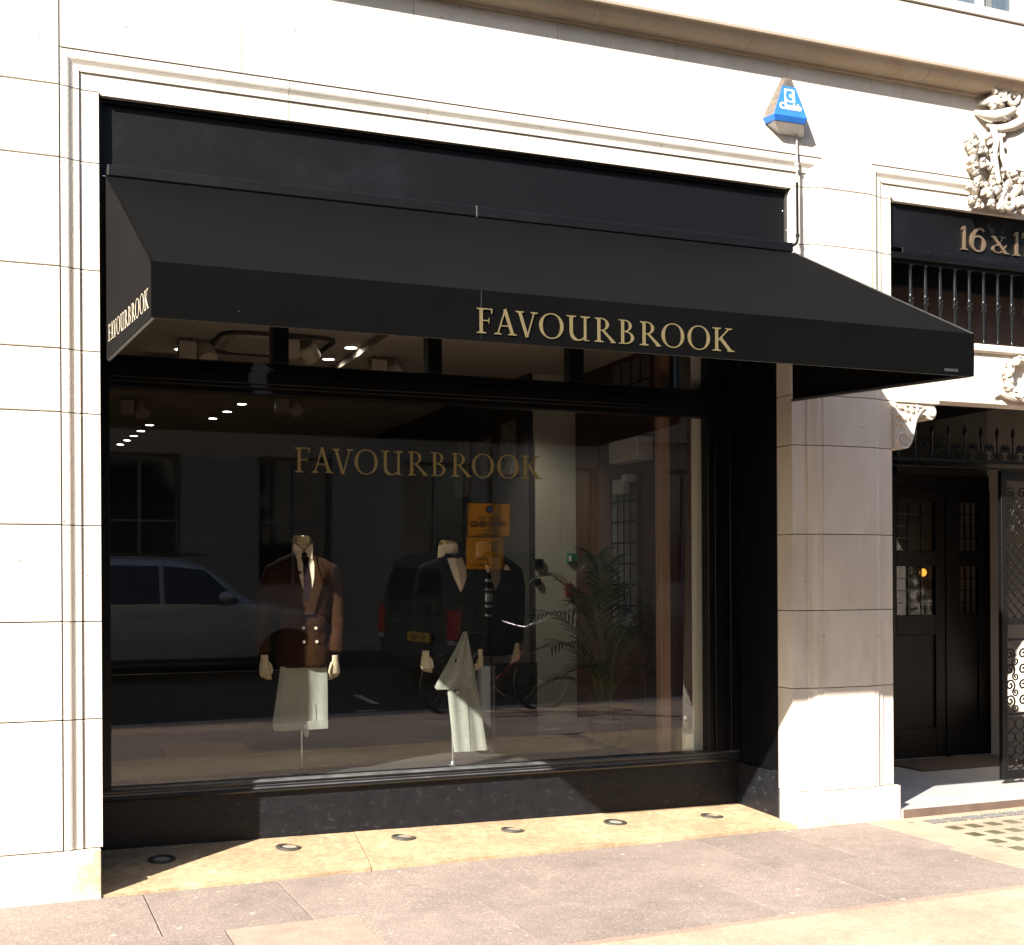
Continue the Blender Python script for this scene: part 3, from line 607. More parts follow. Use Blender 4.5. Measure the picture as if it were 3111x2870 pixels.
sl = [(g, .11 + (a - 2.018) * 1.42 / 1.363, .11 + (b - 2.018) * 1.42 / 1.363) for g, a, b in WORD]
def sidemap(u, v, o_):
    t = (u - .02) / 1.58; zb = 2.925 + (2.813 - 2.925) * (u - .11) / 1.42
    return (fxl(t) - .004 - o_ + .004 * math.sin(math.pi * t), -u, zb + v)
letters('letter', PALEG, SIDES[0], sl, .085, sidemap, depth=.0003)
mtag = MB().box(4.700, 4.790, -1.6115, -1.609, 2.777, 2.793).build('maker_tag', ALU, A)

# ================================================================== ALARM BOX AND CONDUIT
AL = thing('alarm_box', 'blue and grey triangular burglar alarm box under the cornice', 'alarm box')
f_ = [(4.645, -.100, 4.677), (4.900, -.100, 4.677), (4.832, -.030, 4.958), (4.779, -.030, 4.958)]
w_ = [(4.622, .0, 4.675), (4.930, .0, 4.675), (4.839, .0, 4.962), (4.772, .0, 4.962)]
MB().add(f_ + w_, [(0, 1, 2, 3), (0, 3, 7, 4), (1, 5, 6, 2), (3, 2, 6, 7), (0, 4, 5, 1)]).build('housing', ALGREY, AL, bevel=.004)
def af(s, t, o=.003):    # a point on the sloping front face, s across 0..1, t up 0..1
    a = Vector(f_[0]).lerp(Vector(f_[1]), s); b = Vector(f_[3]).lerp(Vector(f_[2]), s); p = a.lerp(b, t)
    return p + Vector((0, -.97, .24)) * o
MB().add([af(0, 0, .004), af(1, 0, .004), af(1, .76, .004), af(0, .76, .004), af(0, 0, -.001), af(1, 0, -.001), af(1, .76, -.001), af(0, .76, -.001)], [(0, 1, 2, 3), (0, 4, 5, 1), (1, 5, 6, 2), (2, 6, 7, 3), (3, 7, 4, 0)]).build('blue_cover', BLUE, AL)
MB().add([(4.620, -.004, 4.678), (4.641, -.106, 4.680), (4.904, -.106, 4.680), (4.932, -.004, 4.678), (4.640, -.004, 4.640), (4.660, -.090, 4.640), (4.890, -.090, 4.640), (4.91, -.004, 4.640)], [(0, 1, 5, 4), (1, 2, 6, 5), (2, 3, 7, 6), (4, 5, 6, 7), (0, 3, 2, 1), (0, 4, 7, 3)]).build('blue_lip', BLUE, AL, bevel=.004)
MB().add([(4.66, -.086, 4.6395), (4.888, -.086, 4.6395), (4.94, -.001, 4.6395), (4.66, -.001, 4.6395), (4.745, -.001, 4.594), (4.935, -.001, 4.594), (4.745, -.012, 4.594), (4.935, -.012, 4.594)], [(0, 1, 7, 6), (0, 6, 4, 3), (1, 2, 5, 7), (6, 7, 5, 4)]).build('back_box', WHITE, AL)
A0, AX, AY = af(.5, 0, .0055), (af(1, .3, 0) - af(0, .3, 0)).normalized(), (af(.5, 1, 0) - af(.5, 0, 0)).normalized()
q = lambda x, y, o=.0: A0 + AX * x + AY * y + AX.cross(AY) * o
MB().add([q(-.043, .103), q(.039, .103), q(.036, .200), q(-.040, .200), q(-.043, .103, -.002), q(.039, .103, -.002), q(.036, .200, -.002), q(-.040, .200, -.002)], [(0, 1, 2, 3), (0, 4, 5, 1), (1, 5, 6, 2), (2, 6, 7, 3), (3, 7, 4, 0)]).build('logo_square', WHITE, AL)
mb = MB(); rr = []
for k in range(25):
    a = R(42 + 276 * k / 24); rr.append((q(-.003 + .031 * math.cos(a), .151 + .039 * math.sin(a), .0014), q(-.003 + .010 * math.cos(a) + .006, .151 + .014 * math.sin(a), .0014)))
mb.add([p for ab in rr for p in ab], [(2 * k, 2 * k + 1, 2 * k + 3, 2 * k + 2) for k in range(24)]); mb.build('logo_letter', BLUE, AL)
text_part('Chubb', 'maker_lettering', WHITE, AL, .062, q(0.0, .048, .0003), AX, AY, .0008, bold=.0035)
CP = thing('cable_conduit', 'thin grey conduit pipe running down from the blue alarm box to the awning', 'conduit')
MB().tube([(4.868, -.030, 4.66), (4.874, -.018, 4.600), (4.880, -.014, 4.55), (4.880, -.014, 4.27)], .0065, 8).build('upper_pipe', GREYPL, CP, True)
MB().tube([(4.881, -.013, 4.285), (4.882, -.014, 3.93), (4.876, -.020, 3.895), (4.855, -.03, 3.872), (4.83, -.03, 3.858)], .0085, 8).build('lower_pipe', BLACK, CP, True)
MB().lathe([(.013, 0), (.013, .02), (.0085, .024)], (4.882, -.014, 3.925), 10).build('coupling', BLACK, CP, True)
MB().box(4.870, 4.892, -.022, .0, 4.40, 4.414).build('pipe_clip', GREYPL, CP)

# ================================================================== DOORWAY OF THE NEXT ENTRANCE
def crv(pts, rad, k=5):
    """Catmull-Rom resampling of a path with radii"""
    P = [Vector(p) for p in pts]; out, rr = [], []
    for i in range(len(P) - 1):
        a, b, c, d = P[max(i - 1, 0)], P[i], P[i + 1], P[min(i + 2, len(P) - 1)]
        for j in range(k):
            t = j / k; out.append(.5 * ((2 * b) + (c - a) * t + (2 * a - 5 * b + 4 * c - d) * t * t + (3 * b - a - 3 * c + d) * t ** 3)); rr.append(rad[i] + (rad[i + 1] - rad[i]) * t)
    return out + [P[-1]], rr + [rad[-1]]
def spiral(cx, cz, y, r0, r1, turns, a0=0.0, sgn=1, n=26):
    return [(cx + (r0 + (r1 - r0) * k / n) * math.cos(a0 + sgn * turns * 2 * math.pi * k / n), y, cz + (r0 + (r1 - r0) * k / n) * math.sin(a0 + sgn * turns * 2 * math.pi * k / n)) for k in range(n + 1)]
# stone transom with its sill, part of the building
MB().box(5.679, 8.30, .002, .165, 2.906, 3.262).build('door_lintel', STONE, B, bevel=.003)
MB().loft([[(x, y, z) for y, z in ((0, 3.263), (-.018, 3.266), (-.030, 3.276), (-.032, 3.312), (-.022, 3.322), (.40, 3.330), (.40, 3.263))] for x in (5.679, 8.30)]).build('lintel_sill', STONE, B)
MB().box(8.30, 8.36, .02, 3.2, 0.0, 4.28).build('reveal_stone', STONE, B)
MB().box(8.36, 8.55, .0, .30, 0.0, 4.48).build('pier_block', STONE, B)
# number board
NB = thing('number_board', 'black board with bronze numbers 16 & 17 above the entrance', 'sign board')
MB().box(5.68, 8.30, .074, .10, 3.965, 4.285).build('board', BLACKP, NB)
MB().box(5.80, 8.30, .062, .074, 3.930, 3.968).build('studded_strip', BLACKP, NB, bevel=.002)
MB().box(5.68, 8.30, .050, .10, 3.888, 3.928).build('lower_moulding', BLACK, NB, bevel=.004)
sm_ = MB().lathe([(.006, 0), (.0055, -.003), (.003, -.006), (.0004, -.007)], n=8, axis='y').mesh('stud', BLACK, True)
for k in range(15):
    o = bpy.data.objects.new('stud', sm_); COL.objects.link(o); o.parent = NB; o.location = (5.862 + .158 * k, .062, 3.950)
for g, a, b, z, h in (('I', 6.313, 6.374, 4.001, .168), ('six', 6.388, 6.535, 3.999, .170), ('and', 6.592, 6.735, 4.005, .118), ('I', 6.789, 6.855, 4.003, .170), ('seven', 6.868, 6.985, 4.003, .170)):
    letters('numeral', BRONZE, NB, [(g, a, b)], h, lambda u, v, o_: (u, .074 - o_, z + v), depth=.012)
# balusters
BAL = thing('iron_balustrade', 'row of turned black iron balusters in the light above the door', 'balustrade')
MB().box(5.70, 8.30, .085, .115, 3.868, 3.888).build('top_rail', IRON, BAL); MB().box(5.70, 8.30, .080, .120, 3.331, 3.343).build('bottom_rail', IRON, BAL)
bp_ = [(.021, 0), (.021, .004), (.012, .012), (.0075, .028), (.0065, .05), (.0085, .12), (.013, .225), (.015, .238), (.019, .240), (.024, .250), (.024, .257), (.016, .264), (.014, .272), (.023, .280), (.024, .290), (.016, .297), (.0135, .305), (.0135, .32), (.011, .42), (.009, .505), (.012, .511), (.017, .514), (.017, .525), (.006, .526)]
bm_ = MB().lathe(bp_, n=12).mesh('baluster', IRON, True)
for k in range(18):
    o = bpy.data.objects.new('baluster', bm_); COL.objects.link(o); o.parent = BAL; o.location = (5.895 + .1297 * k, .10, 3.343); o.rotation_euler = (0, 0, k)
LB = thing('fanlight_panel', 'dark brown boarded panel behind the row of balusters', 'panel')
MB().box(5.68, 8.30, .44, .47, 3.33, 3.80).build('brown_board', WOOD, LB); MB().box(5.68, 8.30, .40, .44, 3.80, 4.28).build('black_board', BLACKP, LB)
MB().box(5.68, 8.30, .165, .44, 4.27, 4.30).build('top_board', BLACK, LB)
# carved console bracket in the corner of the opening
CB = thing('carved_corbel', 'carved stone scroll bracket in the top left corner of the doorway', 'corbel')
MB().box(5.680, 6.050, -.012, .155, 2.878, 2.9045).build('abacus', CARVED, CB, bevel=.004)
so = [(5.680, 2.877), (5.985, 2.877), (6.015, 2.868), (6.031, 2.845), (6.034, 2.815), (6.020, 2.786), (5.990, 2.772), (5.962, 2.780), (5.945, 2.80), (5.925, 2.808), (5.902, 2.800), (5.880, 2.775), (5.862, 2.738), (5.850, 2.69), (5.840, 2.645), (5.822, 2.605), (5.790, 2.575), (5.745, 2.560), (5.680, 2.560)]
MB().prism(so, lambda x, z: (x, .004, z), lambda x, z: (x, .145, z)).build('scroll_body', CARVED, CB)
mb = MB()
mb.tube([(5.683, -.001, 2.862), (5.80, -.001, 2.862), (5.90, -.001, 2.858)] + [(5.985 - .078 * math.cos(a) * .5 - .0, -.001, 2.86) for a in ()] + [(5.93, -.001, 2.85), (5.90, -.001, 2.83), (5.872, -.001, 2.80), (5.850, -.001, 2.76), (5.836, -.001, 2.70), (5.825, -.001, 2.655), (5.808, -.001, 2.62)], .008, 6)
mb.tube(spiral(5.745, 2.630, -.001, .065, .010, 1.75, R(-20), -1), [.010 - .006 * k / 26 for k in range(27)], 6)
mb.build('volute', CARVED, CB, True)
mb = MB(); mb.lathe([(.030, -.008), (.034, .0), (.034, .15), (.030, .158)], (5.993, 0, 2.825), 14, 'y'); mb.build('roll', CARVED, CB, True)
for k, (x, z, rr_, an) in enumerate(((5.72, 2.845, .034, .4), (5.77, 2.835, .036, .7), (5.82, 2.835, .036, 1.0), (5.865, 2.848, .028, 1.3), (5.705, 2.79, .030, .3), (5.748, 2.775, .034, .8), (5.792, 2.785, .030, 1.2), (5.702, 2.735, .026, .3), (5.742, 2.718, .026, .9))):
    MB().blob((x, .001, z), rr_, .014, rr_ * .42, 8, 5, rot=an).build('leaf_lobe', CARVED, CB, True)
# carved cartouche over the door
CT = thing('carved_cartouche', 'white carved stone cartouche with scrolls and leaves above the entrance', 'stone carving')
X0, ZC = 6.87, 4.70
MB().blob((X0, -.01, 4.74), .285, .085, .36, 20, 12).build('shield', CARVED, CT, True)
def leaf(mb, c, ln, wd, rot, lift=.03, curl=.02, n=14):
    """a pointed carved leaf with a midrib groove, lying on the wall and curling off it"""
    ux = Vector((math.cos(rot), 0, math.sin(rot))); uz = Vector((-math.sin(rot), 0, math.cos(rot))); c = Vector(c); F = []
    for i in range(n + 1):
        t = i / n; w_ = wd * (math.sin(math.pi * min(1, t * .96 + .03)) ** .7) * (1 + .22 * math.sin(t * 19)); off = lift * math.sin(math.pi * t * .8) + curl * t * t
        for v, h in ((-1, -.012), (-.55, .006), (0, -.004), (.55, .006), (1, -.012)): F.append(c + ux * ln * (t - .5) + uz * w_ * v + Vector((0, -(off + h), 0)))
    K = [p + Vector((0, .03, 0)) for p in F]; o_ = len(F); fs = []
    for i in range(n):
        for j in range(4): q_ = i * 5 + j; fs += [(q_, q_ + 1, q_ + 6, q_ + 5), (o_ + q_ + 1, o_ + q_, o_ + q_ + 5, o_ + q_ + 6)]
        fs += [(i * 5, i * 5 + 5, o_ + i * 5 + 5, o_ + i * 5), (i * 5 + 9, i * 5 + 4, o_ + i * 5 + 4, o_ + i * 5 + 9)]
    for j in range(4): fs += [(j + 1, j, o_ + j, o_ + j + 1), (n * 5 + j, n * 5 + j + 1, o_ + n * 5 + j + 1, o_ + n * 5 + j)]
    return mb.add(F + K, fs)
def mirror(fn):
    fn(lambda x: x); fn(lambda x: 2 * X0 - x)
def cart(mx):
    mb = MB(); mb.tube([(mx(x), y, z) for x, y, z in spiral(6.640, 5.068, -.085, .078, .014, 1.6, R(-150), -1)], [.024 - .010 * k / 26 for k in range(27)], 8); mb.build('scroll', CARVED, CT, True)
    mb = MB(); mb.tube([(mx(x), y, z) for x, y, z in spiral(6.612, 4.335, -.075, .070, .012, 1.6, R(120), 1)], [.023 - .010 * k / 26 for k in range(27)], 8); mb.build('scroll', CARVED, CT, True)
    mb = MB(); mb.tube(*crv([(mx(6.36), -.02, 4.955), (mx(6.42), -.05, 4.93), (mx(6.50), -.07, 4.925), (mx(6.58), -.085, 4.945), (mx(6.66), -.09, 4.985)], [.008, .028, .042, .040, .020]), 10); mb.build('crest_wing', CARVED, CT, True)
    mb = MB(); mb.tube(*crv([(mx(6.40), -.02, 5.01), (mx(6.46), -.05, 5.03), (mx(6.53), -.07, 5.07), (mx(6.57), -.08, 5.11)], [.008, .030, .034, .018]), 10); mb.build('crest_wing', CARVED, CT, True)
    mb = MB(); mb.tube(*crv([(mx(6.46), -.03, 4.87), (mx(6.55), -.06, 4.845), (mx(6.65), -.085, 4.87), (mx(6.75), -.09, 4.93), (mx(6.82), -.09, 5.00)], [.010, .028, .036, .034, .02]), 10); mb.build('ribbon', CARVED, CT, True)
    for x, z, rx, an in ((6.365, 4.755, .065, .35), (6.375, 4.665, .066, -.45), (6.37, 4.60, .058, .30), (6.385, 4.535, .056, -.1), (6.43, 4.71, .045, 1.0), (6.44, 4.62, .045, 1.2), (6.41, 4.47, .05, .5), (6.335, 4.425, .045, .5), (6.37, 4.385, .05, -.5), (6.345, 4.30, .038, -.7), (6.40, 4.315, .045, .8), (6.47, 4.44, .06, 1.0), (6.50, 4.80, .05, 1.3), (6.515, 4.70, .045, 1.45), (6.515, 4.60, .045, 1.5), (6.53, 4.51, .05, 1.2), (6.70, 4.31, .05, .6)):
        s_ = 1 if mx(0) == 0 else -1
        for da, fl, fw in ((0, 2.3, .46), (.55, 1.6, .36), (-.55, 1.6, .36)):
            aa = math.pi + an * .8 + da; dx, dz = math.cos(aa) * rx * fl * .28, math.sin(aa) * rx * fl * .28
            mb = MB(); leaf(mb, (mx(x + dx), -.016, z + dz), rx * fl * 1.12, rx * fw * 1.15, aa if s_ > 0 else math.pi - aa, lift=.035, curl=.035); mb.build('leaf', CARVED, CT, 2)
    s_ = 1 if mx(0) == 0 else -1
    for lx, lz, ln_, wd_, an_ in ((6.70, 5.125, .17, .045, 1.9), (6.60, 5.135, .15, .040, 2.4), (6.52, 5.09, .14, .040, 2.9), (6.77, 5.06, .20, .05, 1.5), (6.72, 4.985, .16, .045, .6), (6.55, 5.02, .13, .04, 3.5), (6.50, 4.985, .12, .035, 3.0), (6.60, 4.93, .15, .035, 3.4), (6.68, 4.88, .15, .035, .3),
                                 (6.53, 4.385, .13, .040, 2.6), (6.55, 4.29, .12, .035, 3.6), (6.66, 4.40, .14, .04, .9), (6.70, 4.34, .13, .04, .2), (6.74, 4.42, .12, .035, 1.2), (6.46, 4.37, .12, .04, 2.9), (6.47, 4.30, .11, .035, 3.4), (6.60, 4.42, .12, .035, 1.6), (6.78, 4.30, .14, .04, -.2)):
        mb = MB(); leaf(mb, (mx(lx), -.040, lz), ln_, wd_, an_ if s_ > 0 else math.pi - an_, lift=.045, curl=.04); mb.build('leaf', CARVED, CT, 2)
    for bx, bz in ((6.585, 4.80), (6.59, 4.72), (6.585, 4.64), (6.59, 4.56), (6.44, 4.77), (6.46, 4.56), (6.42, 4.41)):
        mb = MB(); mb.blob((mx(bx), -.055, bz), .020, .022, .020, 9, 6); mb.build('bead', CARVED, CT, 2)
    mb = MB(); mb.tube(*crv([(mx(6.60), -.03, 4.90), (mx(6.56), -.05, 4.80), (mx(6.575), -.06, 4.66), (mx(6.64), -.06, 4.52), (mx(6.76), -.06, 4.44), (mx(6.87), -.06, 4.42)], [.014, .018, .018, .018, .018, .016]), 8); mb.build('shield_rim', CARVED, CT, True)
    mb = MB(); mb.tube(*crv([(mx(6.50), -.045, 4.86), (mx(6.515), -.06, 4.76), (mx(6.50), -.06, 4.66), (mx(6.51), -.06, 4.56), (mx(6.54), -.06, 4.46)], [.02, .026, .024, .027, .02]), 10); mb.build('strap', CARVED, CT, True)
mirror(cart)
mb = MB()
for k in range(13):
    a = R(180 + 180 * k / 12); mb.blob((X0 + .235 * math.cos(a), -.085 - .012 * (k % 2), 4.545 + .085 * math.sin(a)), .030, .028, .022, 7, 5, rot=-a)
    if 1 < k < 11: mb.blob((X0 + .165 * math.cos(a), -.098, 4.55 + .045 * math.sin(a)), .024, .022, .018, 7, 5, rot=a)
mb.build('garland', CARVED, CT, True)
MB().box(X0 - .25, X0 + .25, -.095, -.03, 4.553, 4.566).build('fillet', CARVED, CT, bevel=.003)
MB().box(X0 - .11, X0 + .05, -.100, -.05, 4.62, 4.635).box(X0 - .03, X0 - .015, -.100, -.05, 4.635, 4.76).box(X0 + .07, X0 + .12, -.102, -.05, 4.60, 4.70).build('charge', CARVED, CT, bevel=.004)
# wreath on the lintel
WR = thing('carved_wreath', 'round carved stone wreath with ribbons on the lintel over the door', 'stone carving')
for k in range(22):
    a = 2 * math.pi * k / 22; r_ = .135
    mb = MB(); leaf(mb, (6.775 + r_ * math.cos(a), -.030, 3.095 + r_ * math.sin(a)), .10, .026, a + 1.2 + .7 * (k % 2), lift=.02, curl=.02); mb.build('leaf', CARVED, WR, 2)
MB().tube([(6.775 + .125 * math.cos(R(a)), .0, 3.095 + .125 * math.sin(R(a))) for a in range(0, 360, 15)], .026, 8, closed=True).build('ring', CARVED, WR, True)
for sx in (-1, 1):
    MB().tube([(6.775, -.02, 2.955), (6.775 + sx * .07, -.03, 2.945), (6.775 + sx * .14, -.03, 2.965), (6.775 + sx * .20, -.02, 2.985), (6.775 + sx * .235, -.01, 2.955)], [.02, .018, .022, .014, .006], 7).build('ribbon', CARVED, WR, True)
# threshold and lobby
TH = thing('door_threshold', 'pale stone threshold of the entrance with a worn brown front edge', 'threshold')
MB().box(5.71, 8.30, -.020, 1.98, .012, .094).build('slab', THRESH, TH); MB().box(5.712, 8.30, -.024, -.0205, .03, .091).build('worn_edge', THEDGE, TH)
MT = thing('door_mat', 'brown coir door mat lying on the pale threshold', 'door mat')
MB().box(7.0, 8.2, 1.30, 1.88, .0945, .106).build('mat', COIR, MT, bevel=.003)
LW = thing('lobby_walls', 'dark stained wooden walls and ceiling round the entrance lobby', 'lobby')
MB().box(5.30, 5.675, .302, 3.2, 0.0, 3.3).build('side_wall', DOORW, LW); MB().box(5.677, 8.30, .44, 3.2, 3.20, 3.31).build('lobby_ceiling', DOORW, LW); MB().box(5.677, 8.36, 3.2, 3.3, 0, 3.4).box(8.36,8.5,.3,3.3,0,4.4).box(5.677, 8.36, .1, .44, 4.301, 4.40).box(5.3,5.677,.302,.5,3.3,4.4).build('rear_wall', DOORW, LW)
ED = thing('entrance_doors', 'dark wooden entrance doors with leaded glass panes', 'door')
def door_leaf(xa, xb, py):
    fr = MB(); z0, z1 = .10, 2.48; w = .11
    fr.box(xa, xa + w, py, py + .05, z0, z1).box(xb - w, xb, py, py + .05, z0, z1).box(xa + w, xb - w, py, py + .05, z1 - .12, z1).box(xa + w, xb - w, py, py + .05, 1.18, 1.36).box(xa + w, xb - w, py, py + .05, z0, .36).box(xa + w, xb - w, py, py + .05, 1.79, 1.93)
    fr = fr.build('door_leaf', DOORW, ED, bevel=.004)
    MB().box(xa + w, xb - w, py + .02, py + .03, .36, 1.18).build('lower_panel', DOORW, fr)
    for za, zb in ((1.36, 1.79), (1.93, 2.36)):
        MB().box(xa + w, xb - w, py + .022, py + .026, za, zb).build('leaded_pane', GLASS2, fr)
        cm = MB(); n = 3; W_ = xb - xa - 2 * w
        for i in range(1, n): cm.box(xa + w + W_ * i / n - .004, xa + w + W_ * i / n + .004, py + .016, py + .032, za, zb)
        for j in range(1, 4): cm.box(xa + w, xb - w, py + .017, py + .031, za + (zb - za) * j / 4 - .004, za + (zb - za) * j / 4 + .004)
        cm.build('leading', IRON, fr)
for xa, xb in ((6.55, 7.15), (7.16, 7.80), (7.86, 8.44 - .15)): door_leaf(xa, xb, 1.95)
MB().box(5.68, 8.3, 1.95, 2.0, 2.482, 2.60).box(5.68, 6.549, 1.95, 2.0, .095, 3.2).box(7.801, 7.859, 1.94, 2.01, .095, 2.481).box(8.291, 8.3, 1.94, 2.0, .095, 2.48).build('door_frame', DOORW, ED)
tp = MB().box(6.54, 8.3, 1.97, 1.98, 2.60, 3.2).build('top_light', GLASS2, ED)
lamp = thing('wall_lamp', 'small orange glass lamp glowing behind the leaded door pane', 'lamp')
MB().blob((8.06, 2.55, 1.74), .032, .032, .038, 10, 8).build('shade', emis('orange_lamp_glow', (1.0, 0.36, 0.04), .55), lamp, True); MB().tube([(8.06, 2.55, 1.81), (8.06, 2.60, 1.86), (8.06, 3.1, 1.86)], .008, 6).build('arm', BRONZE, lamp, True)
# wrought iron overthrow with scrolls and lance heads
OV = thing('iron_overthrow', 'black wrought iron cresting with scrolls and lance heads inside the doorway', 'ironwork')
MB().box(5.68, 8.30, .485, .515, 2.545, 2.568).box(5.68, 8.30, .490, .510, 2.50, 2.512).build('rail', IRON, OV)
for k in range(16):
    x = 5.80 + .1545 * k
    MB().tube([(x, .5, 2.56), (x, .5, 2.74), (x, .5, 2.755), (x, .5, 2.775), (x + .003, .5, 2.80), (x, .5, 2.825)], [.006, .006, .012, .016, .010, .001], 8).build('lance_head', IRON, OV, True)
    for sx in (-1, 1):
        c = x + sx * .040
        pts = spiral(c + sx * .012, 2.662, .5, .030, .006, 1.4, R(90) if sx > 0 else R(90), -sx, 16)[::-1] + spiral(c - sx * .004, 2.600, .5, .030, .006, 1.4, R(90), sx, 16)[::1]
        MB().tube(pts, .0065, 6).build('scroll', IRON, OV, True)
GT = thing('iron_gate', 'black wrought iron gate leaf with lattice and scrolls standing open in the doorway', 'gate')
gy = .55
MB().box(7.105, 7.160, gy - .02, gy + .02, .13, 2.50).box(7.80, 7.85, gy - .02, gy + .02, .13, 2.50).build('stile', GATEI, GT, bevel=.003)
for za, zb in ((1.316, 1.366), (.13, .20), (2.42, 2.50), (1.192, 1.212), (.62, .64)): MB().box(7.160, 7.80, gy - .015, gy + .015, za, zb).build('cross_rail', GATEI, GT, bevel=.003)
for k in range(16):
    for sgn in (1, -1):
        a = 7.16 + .08 * (k - 8); p = []
        z0, z1 = 1.37, 1.95
        pts = [(a + (sgn * 0 + (z - z0) * sgn), z) for z in (z0, z1)]
        (xa, za), (xb, zb) = pts
        # clip to the gate width
        def clip(x, z, x2, z2):
            for lim, hi in ((7.162, False), (7.798, True)):
                if (x > lim) == hi and (x2 > lim) == hi and x != lim: return None
            t0, t1 = 0.0, 1.0; dx = x2 - x
            for lim, sg in ((7.162, 1), (7.798, -1)):
                if dx * sg > 0: t0 = max(t0, (lim - x) / dx)
                else: t1 = min(t1, (lim - x) / dx)
            return None if t0 >= t1 else (x + dx * t0, z + (z2 - z) * t0, x + dx * t1, z + (z2 - z) * t1)
        c = clip(xa + (0.58 if sgn < 0 else 0), za, xb + (0.58 if sgn < 0 else 0), zb)
        if c: MB().tube([(c[0], gy + .006 * sgn, c[1]), (c[2], gy + .006 * sgn, c[3])], .0065, 6).build('lattice_bar', GATEI, GT, True)
for zc in (2.32, 2.20, 2.08, 1.08, .96, .84, .72):
    for k in range(5):
        xc = 7.22 + .128 * k
        mb = MB(); mb.tube(spiral(xc - .02, zc + .01, gy, .050, .008, 1.5, R(-60), 1, 18), .0075, 6); mb.tube(spiral(xc + .035, zc - .045, gy, .034, .006, 1.4, R(120), 1, 16), .0065, 6); mb.build('scroll', GATEI, GT, True)
for zc in (.25, .35, .45, .55):
    for k in range(7):
        MB().tube([(7.205 + .09 * k + .045 * math.cos(R(a)), gy, zc + .045 * math.sin(R(a))) for a in range(0, 360, 45)], .006, 5, closed=True).build('ring_tracery', GATEI, GT, True)

# ================================================================== INSIDE THE SHOP
struct(MB().box(-1.5, 4.78, 2.16, 11.6, .30, .42).build('shop_floor', FLOORW))
struct(MB().box(-1.5, 4.78, .80, 2.16, .30, .42).build('window_platform', INWALL))
LS = thing('floor_hiding_screen', 'added low dark screen hiding the pale floor behind the window display', 'screen')  # added to hide the pale floor that bounces lamp light to the ceiling
MB().box(-1.5, 3.93, 2.16, 2.20, .42, 1.02).build('board', INWALL, LS); struct(MB().box(3.93, 4.75, 2.161, 3.199, .40, .4225).build('window_platform', INWALL)); MB().box(-1.5, 3.93, 2.155, 2.20, 1.02, 1.03).build('capping', BLACK, LS)  # the dark platform piece is also added, covering the pale floor
struct(MB().box(-1.5, 4.90, .12 + .64, 11.6, 3.50, 3.62).build('shop_ceiling', CEIL))
struct(MB().box(-1.62, -1.5, .80, 11.6, .3, 3.5).box(-1.5, .50, .80, .86, .3, 3.5).build('interior_wall', INWALL))
struct(MB().box(-1.5, 4.5, 11.5, 11.6, .42, 3.5).build('interior_wall', INWALL))
struct(MB().box(4.30, 4.344, 3.19, 11.5, .42, 3.5).build('interior_wall', INWALL))
PW = thing('white_partition', 'pale plastered partition wall with switches behind the palm', 'partition wall')
MB().box(4.3445, 4.79, 3.20, 3.258, .42, 3.5).build('plaster_face', PLASTER, PW)
RW = thing('panelled_wall', 'dark brown panelled side wall with leaded windows at the right of the shop', 'panelled wall')
MB().box(4.76, 4.86, .86, 3.20, .42, 3.5).build('wall_face', WOOD, RW)
for y0 in (.95, 1.42, 1.89, 2.53):
    MB().box(4.748, 4.7595, y0, y0 + .40, .52, 1.12).build('panel', WOOD, RW, bevel=.006)
for y0, y1, z0, z1 in ((2.03, 2.47, 1.30, 2.50), (1.15, 1.55, 1.30, 2.1), (1.05, 1.70, 3.08, 3.46), (1.78, 2.45, 3.08, 3.46)):
    w = MB(); w.box(4.744, 4.7595, y0 - .05, y1 + .05, z0 - .05, z0).box(4.744, 4.7595, y0 - .05, y1 + .05, z1, z1 + .05).box(4.744, 4.7595, y0 - .05, y0, z0, z1).box(4.744, 4.7595, y1, y1 + .05, z0, z1)
    w = w.build('leaded_window', WOOD, RW)
    MB().box(4.753, 4.7595, y0, y1, z0, z1).build('pane', pm('obscured_pane', (.10, .095, .10), (.06, .055, .055), 9, .35) if 'obscured_pane' not in MATS else MATS['obscured_pane'], w)
    c = MB(); n = 4
    for i in range(1, n): c.box(4.748, 4.7525, y0 + (y1 - y0) * i / n - .006, y0 + (y1 - y0) * i / n + .006, z0, z1)
    m = max(2, round((z1 - z0) / .17))
    for i in range(1, m): c.box(4.7485, 4.752, y0, y1, z0 + (z1 - z0) * i / m - .006, z0 + (z1 - z0) * i / m + .006)
    c.build('leading', IRON, w)
DC = thing('heater_box', 'pale grey wall heater box high on the panelled wall', 'heater')
MB().box(4.60, 4.744, 1.72, 2.22, 2.62, 2.80).build('case', GREYPL, DC, bevel=.01, seg=2); MB().box(4.595, 4.601, 1.76, 2.18, 2.645, 2.70).build('grille', FIXT, DC)
DC2 = thing('junction_box', 'small grey junction box below the wall heater', 'junction box')
MB().box(4.68, 4.744, 2.12, 2.32, 2.38, 2.50).box(4.66, 4.744, 2.02, 2.12, 2.47, 2.53).build('case', GREYPL, DC2, bevel=.006)
